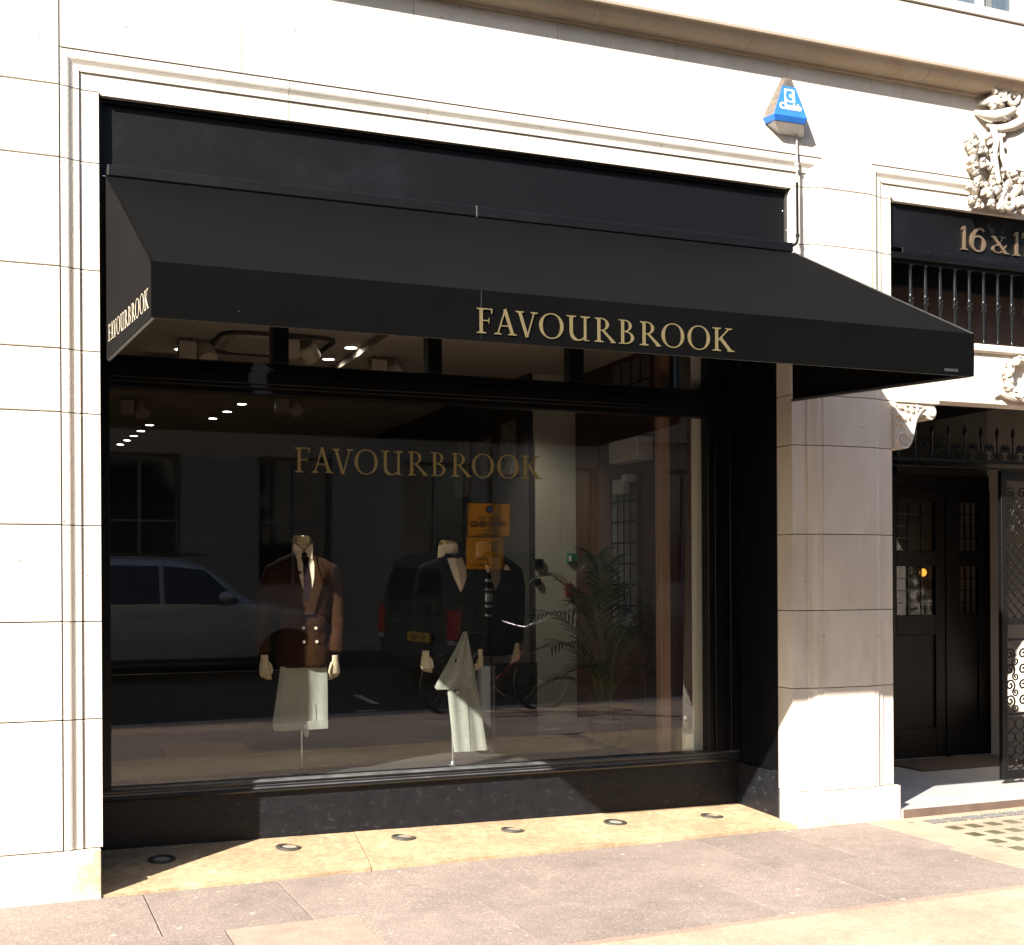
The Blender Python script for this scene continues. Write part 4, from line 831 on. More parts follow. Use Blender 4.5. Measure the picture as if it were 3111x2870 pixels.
# narrow plaster return and timber posts at the right of the window
PS = thing('plaster_return', 'narrow pale plaster strip just inside the right edge of the glass', 'wall strip')
MB().box(4.563, 4.634, .815, .835, .46, 3.50).build('strip', PLASTER, PS)
PO = thing('timber_post', 'brown timber post standing inside the window at its right end', 'post')
MB().box(4.350, 4.428, .90, .98, .42, 3.50).build('post', PILW, PO, bevel=.004)
PD = thing('dark_timber_panel', 'dark brown timber panel behind the bottle at the right end of the window', 'panel')
MB().box(4.43, 4.70, .985, 1.01, .42, 3.50).build('board', WOOD, PD); MB().box(4.535, 4.55, .978, .985, .42, 3.5).build('batten', WOOD, PD)
BO = thing('display_bottle', 'square amber bottle with a pale label in the right corner of the window', 'bottle')
MB().loft([[(4.53 + sx * h, .885 + sy * h, z) for sx, sy in ((-1, -1), (1, -1), (1, 1), (-1, 1))] for h, z in ((.048, .421), (.050, .43), (.050, .585), (.040, .605), (.016, .615), (.016, .655), (.019, .657), (.019, .668))]).build('bottle_body', BOTTLE, BO, bevel=.004)
MB().lathe([(.012, .668), (.022, .68), (.024, .70), (.014, .715), (.001, .72)], (4.53, .885, 0), 12).build('stopper', STEEL, BO, True)
MB().box(4.497, 4.563, .8325, .8345, .475, .575).build('label', LABELP, BO)
# things fixed to the partition
for nm, lab, cat, x0, x1, z0, z1, mt in (('exit_sign', 'small green exit sign on the pale partition', 'sign', 4.665, 4.765, 1.835, 1.92, GREEN), ('fire_call_point', 'red fire alarm call point on the pale partition behind the palm', 'call point', 4.648, 4.718, 1.55, 1.655, RED),
                                      ('switch_plate', 'upper dark switch plate on the pale partition', 'switch', 4.358, 4.432, 1.785, 1.872, BLACK), ('switch_plate', 'lower small dark switch plate on the pale partition', 'switch', 4.358, 4.408, 1.64, 1.70, BLACK)):
    t = thing(nm, lab, cat)
    MB().box(x0, x1, 3.176, 3.199, z0, z1).build('plate', mt, t, bevel=.003)
    if nm == 'exit_sign': MB().box(x0 + .012, x0 + .038, 3.173, 3.1765, z0 + .018, z1 - .018).build('pictogram', WHITE, t)
    else: MB().box((x0 + x1) / 2 - .014, (x0 + x1) / 2 + .014, 3.172, 3.1765, (z0 + z1) / 2 - .014, (z0 + z1) / 2 + .014).build('button', GREYPL if nm != 'switch_plate' else IRON, t)
for (y0, y1, z0, z1), w in zip(((3.4, 3.85, 2.62, 3.15), (4.0, 4.4, 2.62, 3.05), (4.6, 5.1, 2.5, 3.1)), ('nearest the partition, upper row', 'second from the partition, upper row', 'farthest back, upper row')):
    t = thing('framed_picture', 'framed picture on the dark shop wall, ' + w, 'picture', 'framed pictures on the inner shop wall')
    MB().box(4.275, 4.30, y0, y1, z0, z0 + .03).box(4.275, 4.30, y0, y1, z1 - .03, z1).box(4.275, 4.30, y0, y0 + .03, z0 + .03, z1 - .03).box(4.275, 4.30, y1 - .03, y1, z0 + .03, z1 - .03).build('frame', WOOD, t)
    MB().box(4.285, 4.30, y0 + .03, y1 - .03, z0 + .03, z1 - .03).build('print', ART, t)
# ceiling lamps
dm = MB().lathe([(.058, -.001), (.058, -.007), (.046, -.008), (.046, -.002)], n=18).mesh('bezel', WHITE, True); dl = MB().lathe([(.044, -.003), (.001, -.0045)], n=16).mesh('lamp', LED, True)
DL = [(1.314, 3.066, 'beside the left spotlight'), (2.536, 2.547, 'nearest the window, by the ceiling edge'), (2.493, 3.092, 'second from the window in the middle row'), (2.282, 5.875, 'third in the middle row'), (2.234, 6.482, 'fourth in the middle row'), (2.179, 7.084, 'fifth in the middle row'), (1.591, 7.895, 'first in the far left row'), (1.556, 8.49, 'second in the far left row'), (1.524, 9.02, 'third in the far left row'), (1.489, 9.53, 'fourth in the far left row'), (1.452, 10.03, 'farthest back in the far left row')]
for x, y, w in DL:
    t = thing('ceiling_downlight', 'small lit round ceiling downlight ' + w, 'downlight', 'downlights in the shop ceiling', (x, y, 3.5))
    for nm, me in (('bezel', dm), ('lamp', dl)): o = bpy.data.objects.new(nm, me); COL.objects.link(o); o.parent = t
def spot(loc, az, tilt, lab, lit=True):
    t = thing('track_spotlight', lab, 'spotlight', 'cream spotlights on the shop ceiling', loc)
    MB().box(-.065, .065, -.05, .05, -.17, -.03).build('driver_box', FIXT, t, bevel=.008, seg=2); MB().tube([(0, 0, 0), (0, 0, -.03)], .012, 8).build('stem', FIXT, t)
    h = MB().lathe([(.070, -.06), (.076, -.05), (.076, .06), (.06, .075), (.001, .078)], n=20).build('lamp_head', FIXT, t, True); h.location = (.14, 0, -.115); h.rotation_euler = (tilt, 0, az)
    ib = MB().lathe([(.069, -.058), (.066, -.045), (.001, -.043)], n=18).build('reflector', BLACK, h, True)
    if lit:
        for k in range(7):
            a = k * R(60); r_ = .038 if k < 6 else 0
            o = bpy.data.objects.new('led', spot.me); COL.objects.link(o); o.parent = h; o.location = (r_ * math.cos(a), r_ * math.sin(a), -.050)
spot.me = MB().lathe([(.012, 0), (.012, -.003), (.001, -.006)], n=10).mesh('led', LED, True)
spot((1.30, 2.62, 3.5), .3, R(-40), 'lit cream spotlight with a ring of lamps, leftmost behind the top lights')
spot((2.84, 2.85, 3.5), .9, R(60), 'unlit cream spotlight behind the second top light, right side', False)
spot((2.0, 2.27, 3.5), -.8, R(50), 'cream spotlight behind the first mullion, turned away', False)
spot((1.16, 5.85, 3.5), .2, R(-40), 'lit spotlight deep in the shop at the far left')
spot((2.55, 5.2, 3.5), .9, R(60), 'unlit cream spotlight deep in the shop above the lettering', False)
spot((1.15, 3.35, 3.5), .9, R(60), 'unlit cream spotlight beside the left downlight, behind the first top light', False)
CV = thing('ceiling_cassette', 'round cornered ceiling vent panel above the shop window', 'ceiling vent')
def rrect(cx, cy_, hx, hy, r, z): return [(cx + sx * (hx - r) + r * math.cos(a), cy_ + sy * (hy - r) + r * math.sin(a), z) for sx, sy, a0 in ((1, 1, 0), (-1, 1, 90), (-1, -1, 180), (1, -1, 270)) for a in [R(a0 + q_) for q_ in (0, 30, 60, 90)]]
MB().tube(rrect(1.93, 2.62, .42, .42, .16, 3.488), .018, 6, closed=True).build('vent_rim', INWALL, CV, True); MB().loft([rrect(1.93, 2.62, .36, .36, .13, 3.498), rrect(1.93, 2.62, .32, .32, .12, 3.47)]).build('vent_panel', CEIL, CV)
MB().box(2.60, 2.68, .9, 4.8, 3.44, 3.498).build('ceiling_beam', CEIL, tag(thing('ceiling_beam_trim', 'shallow plaster beam running back along the shop ceiling', 'beam')))

# ------------------------------------------------------------------ mannequins
class Torso:
    def __init__(s, cx, cy_, rings): s.cx, s.cy, s.r = cx, cy_, rings      # rings: (z, rx, ry, dy)
    def at(s, z):
        r = s.r
        for a, b in zip(r[:-1], r[1:]):
            if a[0] <= z <= b[0]:
                t = (z - a[0]) / (b[0] - a[0]); return [a[i] + (b[i] - a[i]) * t for i in (1, 2, 3)]
        return r[0][1:] if z < r[0][0] else r[-1][1:]
    def fy(s, x, z):
        rx, ry, dy = s.at(z); q_ = max(-.985, min(.985, (x - s.cx) / rx)); return s.cy + dy - ry * (1 - abs(q_) ** 2.4) ** (1 / 2.4)
    def mesh(s, mb, n=24):
        rings = []
        for z, rx, ry, dy in s.r:
            ring = []
            for i in range(n):
                a = 2 * math.pi * i / n; c, sn = math.cos(a), math.sin(a)
                ring.append((s.cx + rx * math.copysign(abs(c) ** .83, c), s.cy + dy + ry * math.copysign(abs(sn) ** .83, sn), z))
            rings.append(ring)
        mb.loft(rings)
    def patch(s, name, rows, off, mat, parent, n=5, th=.004):
        """rows: (z, x_left, x_right) relative to the centre; a cloth piece lying on the front"""
        mb = MB(); F, Bk = [], []
        for z, a, b in rows:
            for i in range(n + 1):
                x = s.cx + a + (b - a) * i / n; y = s.fy(x, z); F.append((x, y - off - th, z)); Bk.append((x, y - off + .004, z))
        m = len(rows); N = n + 1; o = len(F); fs = []
        for j in range(m - 1):
            for i in range(n): fs.append((j * N + i, j * N + i + 1, (j + 1) * N + i + 1, (j + 1) * N + i))
            fs.append((j * N, (j + 1) * N, o + (j + 1) * N, o + j * N)); fs.append(((j + 1) * N + n, j * N + n, o + j * N + n, o + (j + 1) * N + n))
        for i in range(n):
            fs.append((i + 1, i, o + i, o + i + 1)); k = (m - 1) * N; fs.append((k + i, k + i + 1, o + k + i + 1, o + k + i))
        mb.add(F + Bk, fs); return mb.build(name, mat, parent, True)
def hand(parent, w, sgn, mat, curl=.5, yaw=0.0):
    """a relaxed hand hanging from the wrist point w: palm, four unequal bent fingers and a thumb"""
    mb = MB(); M = Matrix.Rotation(yaw, 3, 'Z'); P = lambda x, y, z: tuple(Vector(w) + M @ Vector((x * sgn, y, z)))
    sec = lambda z, hx, hy, ox=0, oy=0: [P(ox + hx * math.cos(2 * math.pi * k / 10), oy + hy * math.sin(2 * math.pi * k / 10), z) for k in range(10)]
    mb.loft([sec(.02, .024, .019), sec(-.01, .024, .017), sec(-.04, .033, .015), sec(-.075, .037, .014, -.002), sec(-.098, .034, .011, -.002)])
    for k, (ln, ox) in enumerate(((.066, -.028), (.076, -.010), (.070, .009), (.054, .026))):
        y = 0.0; z = -.092; pts = [P(ox, 0, z + .012), P(ox, 0, z)]; a = .15; xx = ox
        for q_ in (.45, .32, .23):
            a += curl * (1.0 + .12 * k); z -= ln * q_ * math.cos(a); y += ln * q_ * math.sin(a); xx *= 1.0; pts.append(P(xx - .004, y, z))
        mb.tube(pts, [.0088, .0092, .0085, .0075, .0045], 8)
    mb.tube([P(-.026, .0, -.03), P(-.042, -.008, -.055), P(-.048, -.008, -.080), P(-.044, -.004, -.102)], [.012, .011, .0095, .005], 8)
    return mb.build('hand', mat, parent, True)
FOLDS = bpy.data.textures.new('folds', 'CLOUDS'); FOLDS.noise_scale = .085; FOLDS.noise_depth = 1
def fuse(o):
    r = o.modifiers.new('cloth', 'REMESH'); r.mode = 'VOXEL'; r.voxel_size = .011; r.use_smooth_shade = True
    m = o.modifiers.new('soften', 'SMOOTH'); m.factor = .5; m.iterations = 7
    d = o.modifiers.new('creases', 'DISPLACE'); d.texture = FOLDS; d.strength = .016; d.mid_level = .5; d.texture_coords = 'GLOBAL'
    return o
def arms(mb, cx, cy_, sh, pts, n=12):
    for sgn, P in ((-1, pts[0]), (1, pts[1])):
        mb.tube([(cx + sgn * (sh - .05), cy_ + .005, 1.765), (cx + sgn * (sh - .005), cy_ + .005, 1.745)] + [(cx + sgn * x, cy_ + y, z) for x, y, z in P], [.050, .062, .062, .057, .052, .046, .042][:2 + len(P)], n)
def neck(t, cx, cy_, z0, z1, r, mat, cap):
    mb = MB(); mb.loft([[(cx + rr_ * math.cos(2 * math.pi * k / 18), cy_ + .008 + rr_ * .92 * math.sin(2 * math.pi * k / 18), z) for k in range(18)] for rr_, z in ((r * 1.12, z0), (r * 1.02, z0 + .03), (r * .98, (z0 + z1) / 2), (r * 1.0, z1 - .03), (r * .96, z1 - .01))]); mb.build('neck', mat, t, True)
    mb = MB(); rings = []
    for j, (rr_, z) in enumerate(((.99, -.058), (1.03, -.048), (1.00, -.036), (1.05, -.024), (1.02, -.012), (1.03, -.004), (.90, .004), (.55, .006), (.06, .005))):
        rings.append([(cx + r * (rr_ + .022 * math.sin(3 * al + j * 1.7) * (j < 7)) * math.cos(al), cy_ + .008 + r * .92 * (rr_ + .022 * math.sin(3 * al + j * 1.7) * (j < 7)) * math.sin(al), z1 - .004 + z + .007 * math.sin(2 * al + j) * (0 < j < 7)) for al in [2 * math.pi * k / 28 for k in range(28)]])
    mb.loft(rings); mb.build('neck_cap', cap, t, True)

RG = lambda h: [(h, .178, .118, .0), (h + .10, .176, .116, .0), (h + .22, .164, .104, .0), (h + .34, .170, .108, .0), (h + .46, .190, .118, .002), (h + .56, .198, .117, .004), (h + .63, .205, .102, .006), (h + .672, .198, .086, .008), (h + .700, .160, .076, .010), (h + .722, .115, .070, .010), (h + .745, .076, .064, .010)]
M1 = thing('mannequin', 'headless mannequin in a rust brown double breasted jacket, shirt and dark tie', 'mannequin', 'tailor mannequins in the window')
cx, cyy = 1.822, 1.10
T = Torso(cx, cyy, RG(1.115)); mb = MB(); T.mesh(mb)
AP1 = ([(.232, .0, 1.62), (.262, -.01, 1.46), (.272, -.03, 1.32), (.262, -.05, 1.215)], [(.210, .0, 1.62), (.218, -.005, 1.46), (.220, -.02, 1.32), (.205, -.04, 1.205)])
arms(mb, cx, cyy, .19, AP1); fuse(mb.build('jacket', RUST, M1, True))
T.patch('shirt', [(1.55, -.010, .012), (1.62, -.035, .038), (1.70, -.050, .053), (1.78, -.056, .058), (1.835, -.052, .054)], .002, SHIRT, M1)
T.patch('tie', [(1.545, -.012, .014), (1.60, -.024, .026), (1.70, -.020, .022), (1.79, -.016, .017), (1.802, -.020, .021), (1.832, -.026, .027)], .010, TIE, M1)
T.patch('lapel', [(1.49, .0, .030), (1.56, -.060, -.008), (1.64, -.092, -.033), (1.70, -.115, -.046), (1.715, -.085, -.048), (1.78, -.074, -.054), (1.84, -.066, -.050)], .008, RUST, M1)
T.patch('lapel', [(1.46, -.020, .045), (1.56, .010, .070), (1.64, .036, .098), (1.70, .049, .118), (1.715, .050, .088), (1.78, .056, .076), (1.84, .052, .068)], .012, RUST, M1)
T.patch('front_edge', [(1.12, -.060, -.048), (1.30, -.062, -.050), (1.48, -.028, -.012)], .003, RUST, M1, n=2)
for x, z in ((-.022, 1.375), (.060, 1.372), (.065, 1.285), (-.020, 1.285)):
    b = MB().lathe([(.010, 0), (.0105, -.003), (.007, -.005), (.005, -.0035), (.0005, -.0035)], (cx + x, T.fy(cx + x, z) - .006, z), 12, 'y').build('button', BUTTON, M1, True)
neck(M1, cx - .035 + .03, cyy, 1.83, 1.966, .060, LINEN, SATIN)
for sx in (-1, 1):
    MB().add([(cx - .005 + sx * .006, cyy - .070, 1.842), (cx - .005 + sx * .062, cyy - .050, 1.872), (cx - .005 + sx * .060, cyy - .052, 1.920), (cx - .005 + sx * .012, cyy - .064, 1.880), (cx - .005 + sx * .050, cyy - .082, 1.815)] + [(cx - .005 + sx * .006, cyy - .060, 1.842), (cx - .005 + sx * .062, cyy - .040, 1.872), (cx - .005 + sx * .060, cyy - .042, 1.920), (cx - .005 + sx * .012, cyy - .054, 1.880), (cx - .005 + sx * .050, cyy - .072, 1.815)], [(0, 4, 1, 2, 3), (5, 8, 7, 6, 9), (0, 5, 9, 4), (4, 9, 6, 1), (1, 6, 7, 2), (2, 7, 8, 3), (3, 8, 5, 0)]).build('collar', SHIRT, M1)
MB().blob((cx - .005, cyy - .074, 1.842), .019, .014, .020, 10, 6).build('tie_knot', TIE, M1, True)
hand(M1, (cx - .262, cyy - .055, 1.185), -1, LINEN, .35, -.4); hand(M1, (cx + .200, cyy - .045, 1.172), 1, LINEN, .35, .3)
MB().tube([(cx - .01, cyy + .02, 1.14), (cx - .01, cyy + .015, .44)], .006, 8).build('stand_rod', STEEL, M1, True); MB().lathe([(.05, .421), (.05, .427), (.012, .434), (.010, .46)], (cx - .01, cyy + .015, 0), 24).build('stand_base', IRON, M1, True)
def drape(name, parent, rows, y, mat, th=.035, n=14, fold=.006, ph=0.0):
    """cloth hanging in folds: rows (z, x0, x1, y shift)"""
    mb = MB(); F, K = [], []
    for j, (z, a, b, dy) in enumerate(rows):
        for i in range(n + 1):
            u = i / n; x = a + (b - a) * u; yy = y + dy - fold * math.sin(u * 13 + ph + j * .25) - fold * .7 * math.sin(u * 5 + 2 * ph)
            e = (1 - abs(2 * u - 1) ** 6); F.append((x, yy - th / 2 * e, z)); K.append((x, yy + th / 2 * e, z))
    N = n + 1; m = len(rows); o = len(F); fs = []
    for j in range(m - 1):
        for i in range(n):
            q_ = j * N + i; fs.append((q_, q_ + 1, q_ + N + 1, q_ + N)); fs.append((o + q_ + 1, o + q_, o + q_ + N, o + q_ + N + 1))
        fs.append((j * N, (j + 1) * N, o + (j + 1) * N, o + j * N)); fs.append(((j + 1) * N + n, j * N + n, o + j * N + n, o + (j + 1) * N + n))
    for i in range(n): fs.append((i + 1, i, o + i, o + i + 1)); k = (m - 1) * N; fs.append((k + i, k + i + 1, o + k + i + 1, o + k + i))
    mb.add(F + K, fs); return mb.build(name, mat, parent, True)
TR1 = thing('folded_trousers', 'sage grey trousers hanging waistband down under the rust brown jacket', 'trousers')
drape('trouser_cloth', TR1, [(1.128, 1.660, 1.965, .0), (1.05, 1.648, 1.966, .0), (.95, 1.634, 1.967, .0), (.85, 1.618, 1.966, -.003), (.775, 1.606, 1.965, -.006)], 1.035, SAGE, .040)
drape('waistband', TR1, [(.774, 1.605, 1.965, -.010), (.742, 1.606, 1.966, -.012), (.720, 1.615, 1.965, -.010)], 1.033, SAGE, .046)
MB().box(1.775, 1.835, .995, 1.003, .735, .752).build('side_adjuster', SAGE, TR1, bevel=.003); MB().box(1.80, 1.806, .990, .996, .733, .755).box(1.815, 1.821, .990, .996, .733, .755).build('buckle', STEEL, TR1)
drape('tab', TR1, [(.735, 1.795, 1.838, -.012), (.69, 1.800, 1.836, -.014), (.674, 1.810, 1.828, -.014)], 1.018, SAGE, .012, 6, .001)
MB().tube([(1.868, 1.004, .765), (1.866, 1.003, .83), (1.861, 1.004, .90)], .0014, 6).build('crease', SAGE, TR1)

M2 = thing('mannequin', 'headless mannequin in a black dinner jacket with a pale shirt and satin collar', 'mannequin', 'tailor mannequins in the window')
cx, cyy = 2.862, 1.13
T = Torso(cx, cyy, RG(1.10)); mb = MB(); T.mesh(mb)
AP2 = ([(.215, .0, 1.62), (.228, -.01, 1.46), (.226, -.03, 1.32), (.215, -.05, 1.22)], [(.205, .0, 1.62), (.208, -.005, 1.46), (.200, -.02, 1.32), (.185, -.04, 1.215)])
arms(mb, cx, cyy, .19, AP2); fuse(mb.build('jacket', TUX, M2, True))
T.patch('shirt', [(1.60, .012, .022), (1.65, -.012, .050), (1.70, -.032, .066), (1.76, -.048, .068), (1.83, -.058, .050)], .004, SHIRTG, M2)
T.patch('shirt_panel', [(1.61, .012, .020), (1.70, -.028, .010), (1.76, -.044, .004), (1.83, -.056, -.004)], .010, SHIRT, M2)
T.patch('lapel', [(1.52, .0, .025), (1.60, -.050, .010), (1.70, -.110, -.034), (1.78, -.108, -.052), (1.845, -.078, -.062)], .009, TUX, M2)
T.patch('lapel', [(1.50, .0, .045), (1.60, .024, .078), (1.70, .066, .128), (1.78, .066, .112), (1.845, .050, .074)], .012, TUX, M2)
neck(M2, cx - .028, cyy, 1.82, 1.945, .060, LINEN, SATIN)
mb = MB(); mb.loft([[(cx - .028 + rr_ * math.cos(2 * math.pi * k / 20), cyy + .008 + rr_ * .93 * math.sin(2 * math.pi * k / 20), z - .012 * math.sin(2 * math.pi * k / 20 - .3)) for k in range(20)] for rr_, z in ((.072, 1.835), (.070, 1.87), (.0665, 1.915), (.0635, 1.915), (.064, 1.84))]); mb.build('collar', SHIRT, M2, True)
MB().blob((cx - .024, cyy - .083, 1.842), .013, .014, .014, 12, 8).build('bow_knot', TIE, M2, True)
for sx in (-1, 1): MB().blob((cx - .024 + sx * .034, cyy - .078, 1.842), .030, .010, .017, 12, 8).build('bow_wing', TIE, M2, True)
hand(M2, (cx - .212, cyy - .055, 1.185), -1, LINEN, .5, -.5); hand(M2, (cx + .178, cyy - .045, 1.185), 1, LINEN, .5, .4)
MB().tube([(cx - .02, cyy - .01, 1.12), (cx - .035, cyy - .09, .44)], .006, 8).build('stand_rod', STEEL, M2, True); MB().lathe([(.026, .421), (.028, .430), (.016, .442), (.012, .455)], (cx - .035, cyy - .09, 0), 20).build('stand_base', STEEL, M2, True)
TR2 = thing('draped_trousers', 'grey herringbone trousers draped in a point below the black dinner jacket', 'trousers')
drape('upper_fold', TR2, [(1.33, 2.897, 2.925, .0), (1.24, 2.855, 2.944, .0), (1.13, 2.790, 2.966, .0), (1.02, 2.722, 2.986, -.004), (.962, 2.690, 2.998, -.006), (.945, 2.705, 3.000, -.006)], 1.03, GREYT, .05, 16, .007, 1.0)
drape('trouser_leg', TR2, [(.975, 2.782, 2.996, .006), (.85, 2.792, 3.016, .004), (.70, 2.806, 3.040, .002), (.58, 2.818, 3.059, .0), (.520, 2.826, 3.068, -.002)], 1.025, GREYT, .03, 16, .007, .4)
MB().tube([(2.90, .996, .93), (2.915, .995, .75), (2.93, .993, .53)], .0014, 6).build('crease', GREYT, TR2)
MB().lathe([(.012, -.004), (.014, .02), (.008, .022)], (2.845, .985, .925), 12, 'y').build('hook', STEEL, TR2, True)

M3 = thing('mannequin', 'headless mannequin in a black jacket with white pocket square, set back behind the others', 'mannequin', 'tailor mannequins in the window')
cx, cyy = 3.335, 1.62
T = Torso(cx, cyy, RG(1.13)); mb = MB(); T.mesh(mb); arms(mb, cx, cyy, .19, AP2); fuse(mb.build('jacket', TUX, M3, True))
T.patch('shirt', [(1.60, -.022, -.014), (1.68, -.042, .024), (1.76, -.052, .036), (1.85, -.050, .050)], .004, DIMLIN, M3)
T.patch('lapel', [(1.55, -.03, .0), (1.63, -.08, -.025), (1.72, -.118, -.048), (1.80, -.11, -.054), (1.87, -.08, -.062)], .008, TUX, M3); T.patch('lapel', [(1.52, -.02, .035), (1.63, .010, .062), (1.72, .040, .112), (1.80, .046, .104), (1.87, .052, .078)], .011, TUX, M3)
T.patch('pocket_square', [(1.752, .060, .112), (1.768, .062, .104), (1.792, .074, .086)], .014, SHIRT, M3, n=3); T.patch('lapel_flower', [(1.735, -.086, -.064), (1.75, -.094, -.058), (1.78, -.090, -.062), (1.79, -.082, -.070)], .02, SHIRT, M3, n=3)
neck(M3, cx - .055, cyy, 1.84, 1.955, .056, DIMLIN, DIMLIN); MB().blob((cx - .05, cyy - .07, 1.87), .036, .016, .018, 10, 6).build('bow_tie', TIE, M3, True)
hand(M3, (cx - .212, cyy - .055, 1.20), -1, LINEN, .5, -.5); hand(M3, (cx + .178, cyy - .045, 1.20), 1, LINEN, .5, .4)
MB().tube([(cx, cyy, 1.15), (cx, cyy, .44)], .008, 8).build('stand_rod', IRON, M3, True); MB().lathe([(.12, .421), (.12, .427), (.012, .434), (.010, .46)], (cx, cyy, 0), 24).build('stand_base', IRON, M3, True)
for (x, y), P_ in (((1.80, 1.10), None),):
    pass
# warm lamp light on the mannequins' shoulders, from the lit spotlight
ld = bpy.data.lights.new('spot_or_fill_beam', 'SPOT'); ld.energy = 16; ld.color = (1.0, .86, .66); ld.spot_size = R(34); ld.spot_blend = .6; ld.shadow_soft_size = .05
lo = bpy.data.objects.new('spot_or_fill_beam', ld); COL.objects.link(lo); lo.location = (1.44, 2.55, 3.33); lo.rotation_mode = 'QUATERNION'; lo.rotation_quaternion = (Vector((1.85, 1.02, 1.86)) - lo.location).to_track_quat('-Z', 'Y')

ld2 = bpy.data.lights.new('spot_or_fill_beam', 'SPOT'); ld2.energy = 16; ld2.color = (1.0, .80, .55); ld2.spot_size = R(38); ld2.spot_blend = .6; ld2.shadow_soft_size = .05
l2 = bpy.data.objects.new('spot_or_fill_beam', ld2); COL.objects.link(l2); l2.location = (1.44, 2.53, 3.32); l2.rotation_mode = 'QUATERNION'; l2.rotation_quaternion = (Vector((2.86, 1.05, 1.65)) - l2.location).to_track_quat('-Z', 'Y')
fill_ld = bpy.data.lights.new('spot_or_fill_beam', 'SPOT'); fill_ld.energy = 26; fill_ld.color = (1.0, .93, .78); fill_ld.spot_size = R(62); fill_ld.spot_blend = .8; fill_ld.shadow_soft_size = .05  # added fill to brighten the partition; the spotlight fitting here is unlit
fill_lo = bpy.data.objects.new('spot_or_fill_beam', fill_ld); COL.objects.link(fill_lo); fill_lo.location = (3.10, 2.62, 3.36); fill_lo.rotation_mode = 'QUATERNION'; fill_lo.rotation_quaternion = (Vector((4.6, 3.2, 1.7)) - fill_lo.location).to_track_quat('-Z', 'Y')
for x, y, w in DL:                                                       # each downlight's own beam
    dl_ = bpy.data.lights.new('downlight_beam', 'SPOT'); dl_.energy = 13 if y < 4 else 1.2; dl_.color = (1.0, .88, .72); dl_.spot_size = R(165); dl_.spot_blend = 1.0; dl_.shadow_soft_size = .04
    do = bpy.data.objects.new('downlight_beam', dl_); COL.objects.link(do); do.location = (x, y, 3.485)

# ------------------------------------------------------------------ palm
PL = thing('potted_palm', 'tall kentia palm in a dark pot inside the shop window', 'potted palm')
px, py = 4.165, 1.42
MB().lathe([(.11, .42), (.14, .62), (.15, .63), (.15, .65), (.135, .65), (.125, .60), (.001, .60)], (px, py, 0), 20).build('pot', POT, PL, True)
rnd = random.Random(5)
FR = [(-.60, -.10, 1.52), (-.52, .05, 1.80), (-.50, -.15, 1.30), (-.40, .15, 1.02), (-.25, -.22, 1.65), (-.10, -.05, 1.93), (.05, .12, 1.88), (.22, -.18, 1.72), (.32, .10, 1.52), (.36, -.12, 1.30), (.26, -.25, 1.10), (-.15, .20, 1.55), (.10, -.28, 1.40), (-.30, -.28, 1.15), (.15, .25, 1.68)]
for fi, (ex, ey, ez) in enumerate(FR):
    p0 = Vector((px + rnd.uniform(-.035, .035), py + rnd.uniform(-.035, .035), .60)); pe = Vector((px + ex, py + ey, ez - .10)); pm_ = Vector((px + ex * .28, py + ey * .28, max(.9, ez + .02)))
    path = [(1 - t) ** 2 * p0 + 2 * t * (1 - t) * pm_ + t * t * pe for t in [k / 22 for k in range(23)]]
    st_ = MB().tube(path, [.0065 - .005 * k / 22 for k in range(23)], 6).build('frond_stem', STEMG, PL, True)
    mb = MB()
    for k in range(9, 23):
        p = path[k]; d = (path[min(k + 1, 22)] - path[k - 1]).normalized(); side = d.cross(Vector((0, 0, 1)))
        side = side.normalized() if side.length > .05 else Vector((1, 0, 0)); ln = (.17 + .10 * math.sin(math.pi * (k - 8) / 15)) * rnd.uniform(.85, 1.1)
        for sg in (-1, 1):
            dr = (side * sg * .85 + d * .75 + Vector((0, 0, .12))).normalized(); w_ = d.cross(dr).cross(dr).normalized() * .0085; q0, q1, q2, q3 = p, p + dr * ln * .35, p + dr * ln * .7 + Vector((0, 0, -.02)), p + dr * ln + Vector((0, 0, -.065))
            mb.add([q0 - w_ * .4, q0 + w_ * .4, q1 - w_, q1 + w_, q2 - w_ * .8, q2 + w_ * .8, q3], [(0, 1, 3, 2), (2, 3, 5, 4), (4, 5, 6)])
    mb.build('leaflets', PALM, st_)

# ================================================================== THE STREET BEHIND THE CAMERA (seen mirrored in the window)
struct(MB().box(-40, 45, -16.5, -13.5, -.4, 0.0).build('far_pavement', CREAM))
OB = thing('opposite_building', 'tall shaded stone building across the street with rows of dark windows', 'building')
OX0, OX1, OY = -20.0, 34.0, -16.6
nb = 18; bw = (OX1 - OX0) / nb
wz = [(0.9, 3.5), (4.9, 7.0), (8.1, 10.0), (11.0, 12.4)]
zs = [0.0] + [q_ for w in wz for q_ in w] + [13.6]
for k in range(nb + 1):
    x = OX0 + k * bw; MB().box(x - .75, x + .75, OY - .5, OY, 0, 13.6).build('pier', OPPST, OB)
for k in range(nb):
    xa, xb = OX0 + k * bw + .752, OX0 + (k + 1) * bw - .752
    for a, b in zip(zs[0::2], zs[1::2]): MB().box(xa, xb, OY - .45, OY - .03, a, b).build('spandrel', OPPST, OB)
    for j, (a, b) in enumerate(wz):
        w = MB(); w.box(xa, xa + .07, OY - .30, OY - .22, a, b).box(xb - .07, xb, OY - .30, OY - .22, a, b).box(xa + .07, xb - .07, OY - .30, OY - .22, b - .08, b).box(xa + .07, xb - .07, OY - .30, OY - .22, a, a + .06).box((xa + xb) / 2 - .03, (xa + xb) / 2 + .03, OY - .30, OY - .22, a + .06, b - .08).box(xa + .07, xb - .07, OY - .295, OY - .225, (a + b) / 2 - .025, (a + b) / 2 + .025)
        w = w.build('window', OPPFR, OB); MB().box(xa, xb, OY - .28, OY - .27, a, b).build('pane', DARKGL, w)
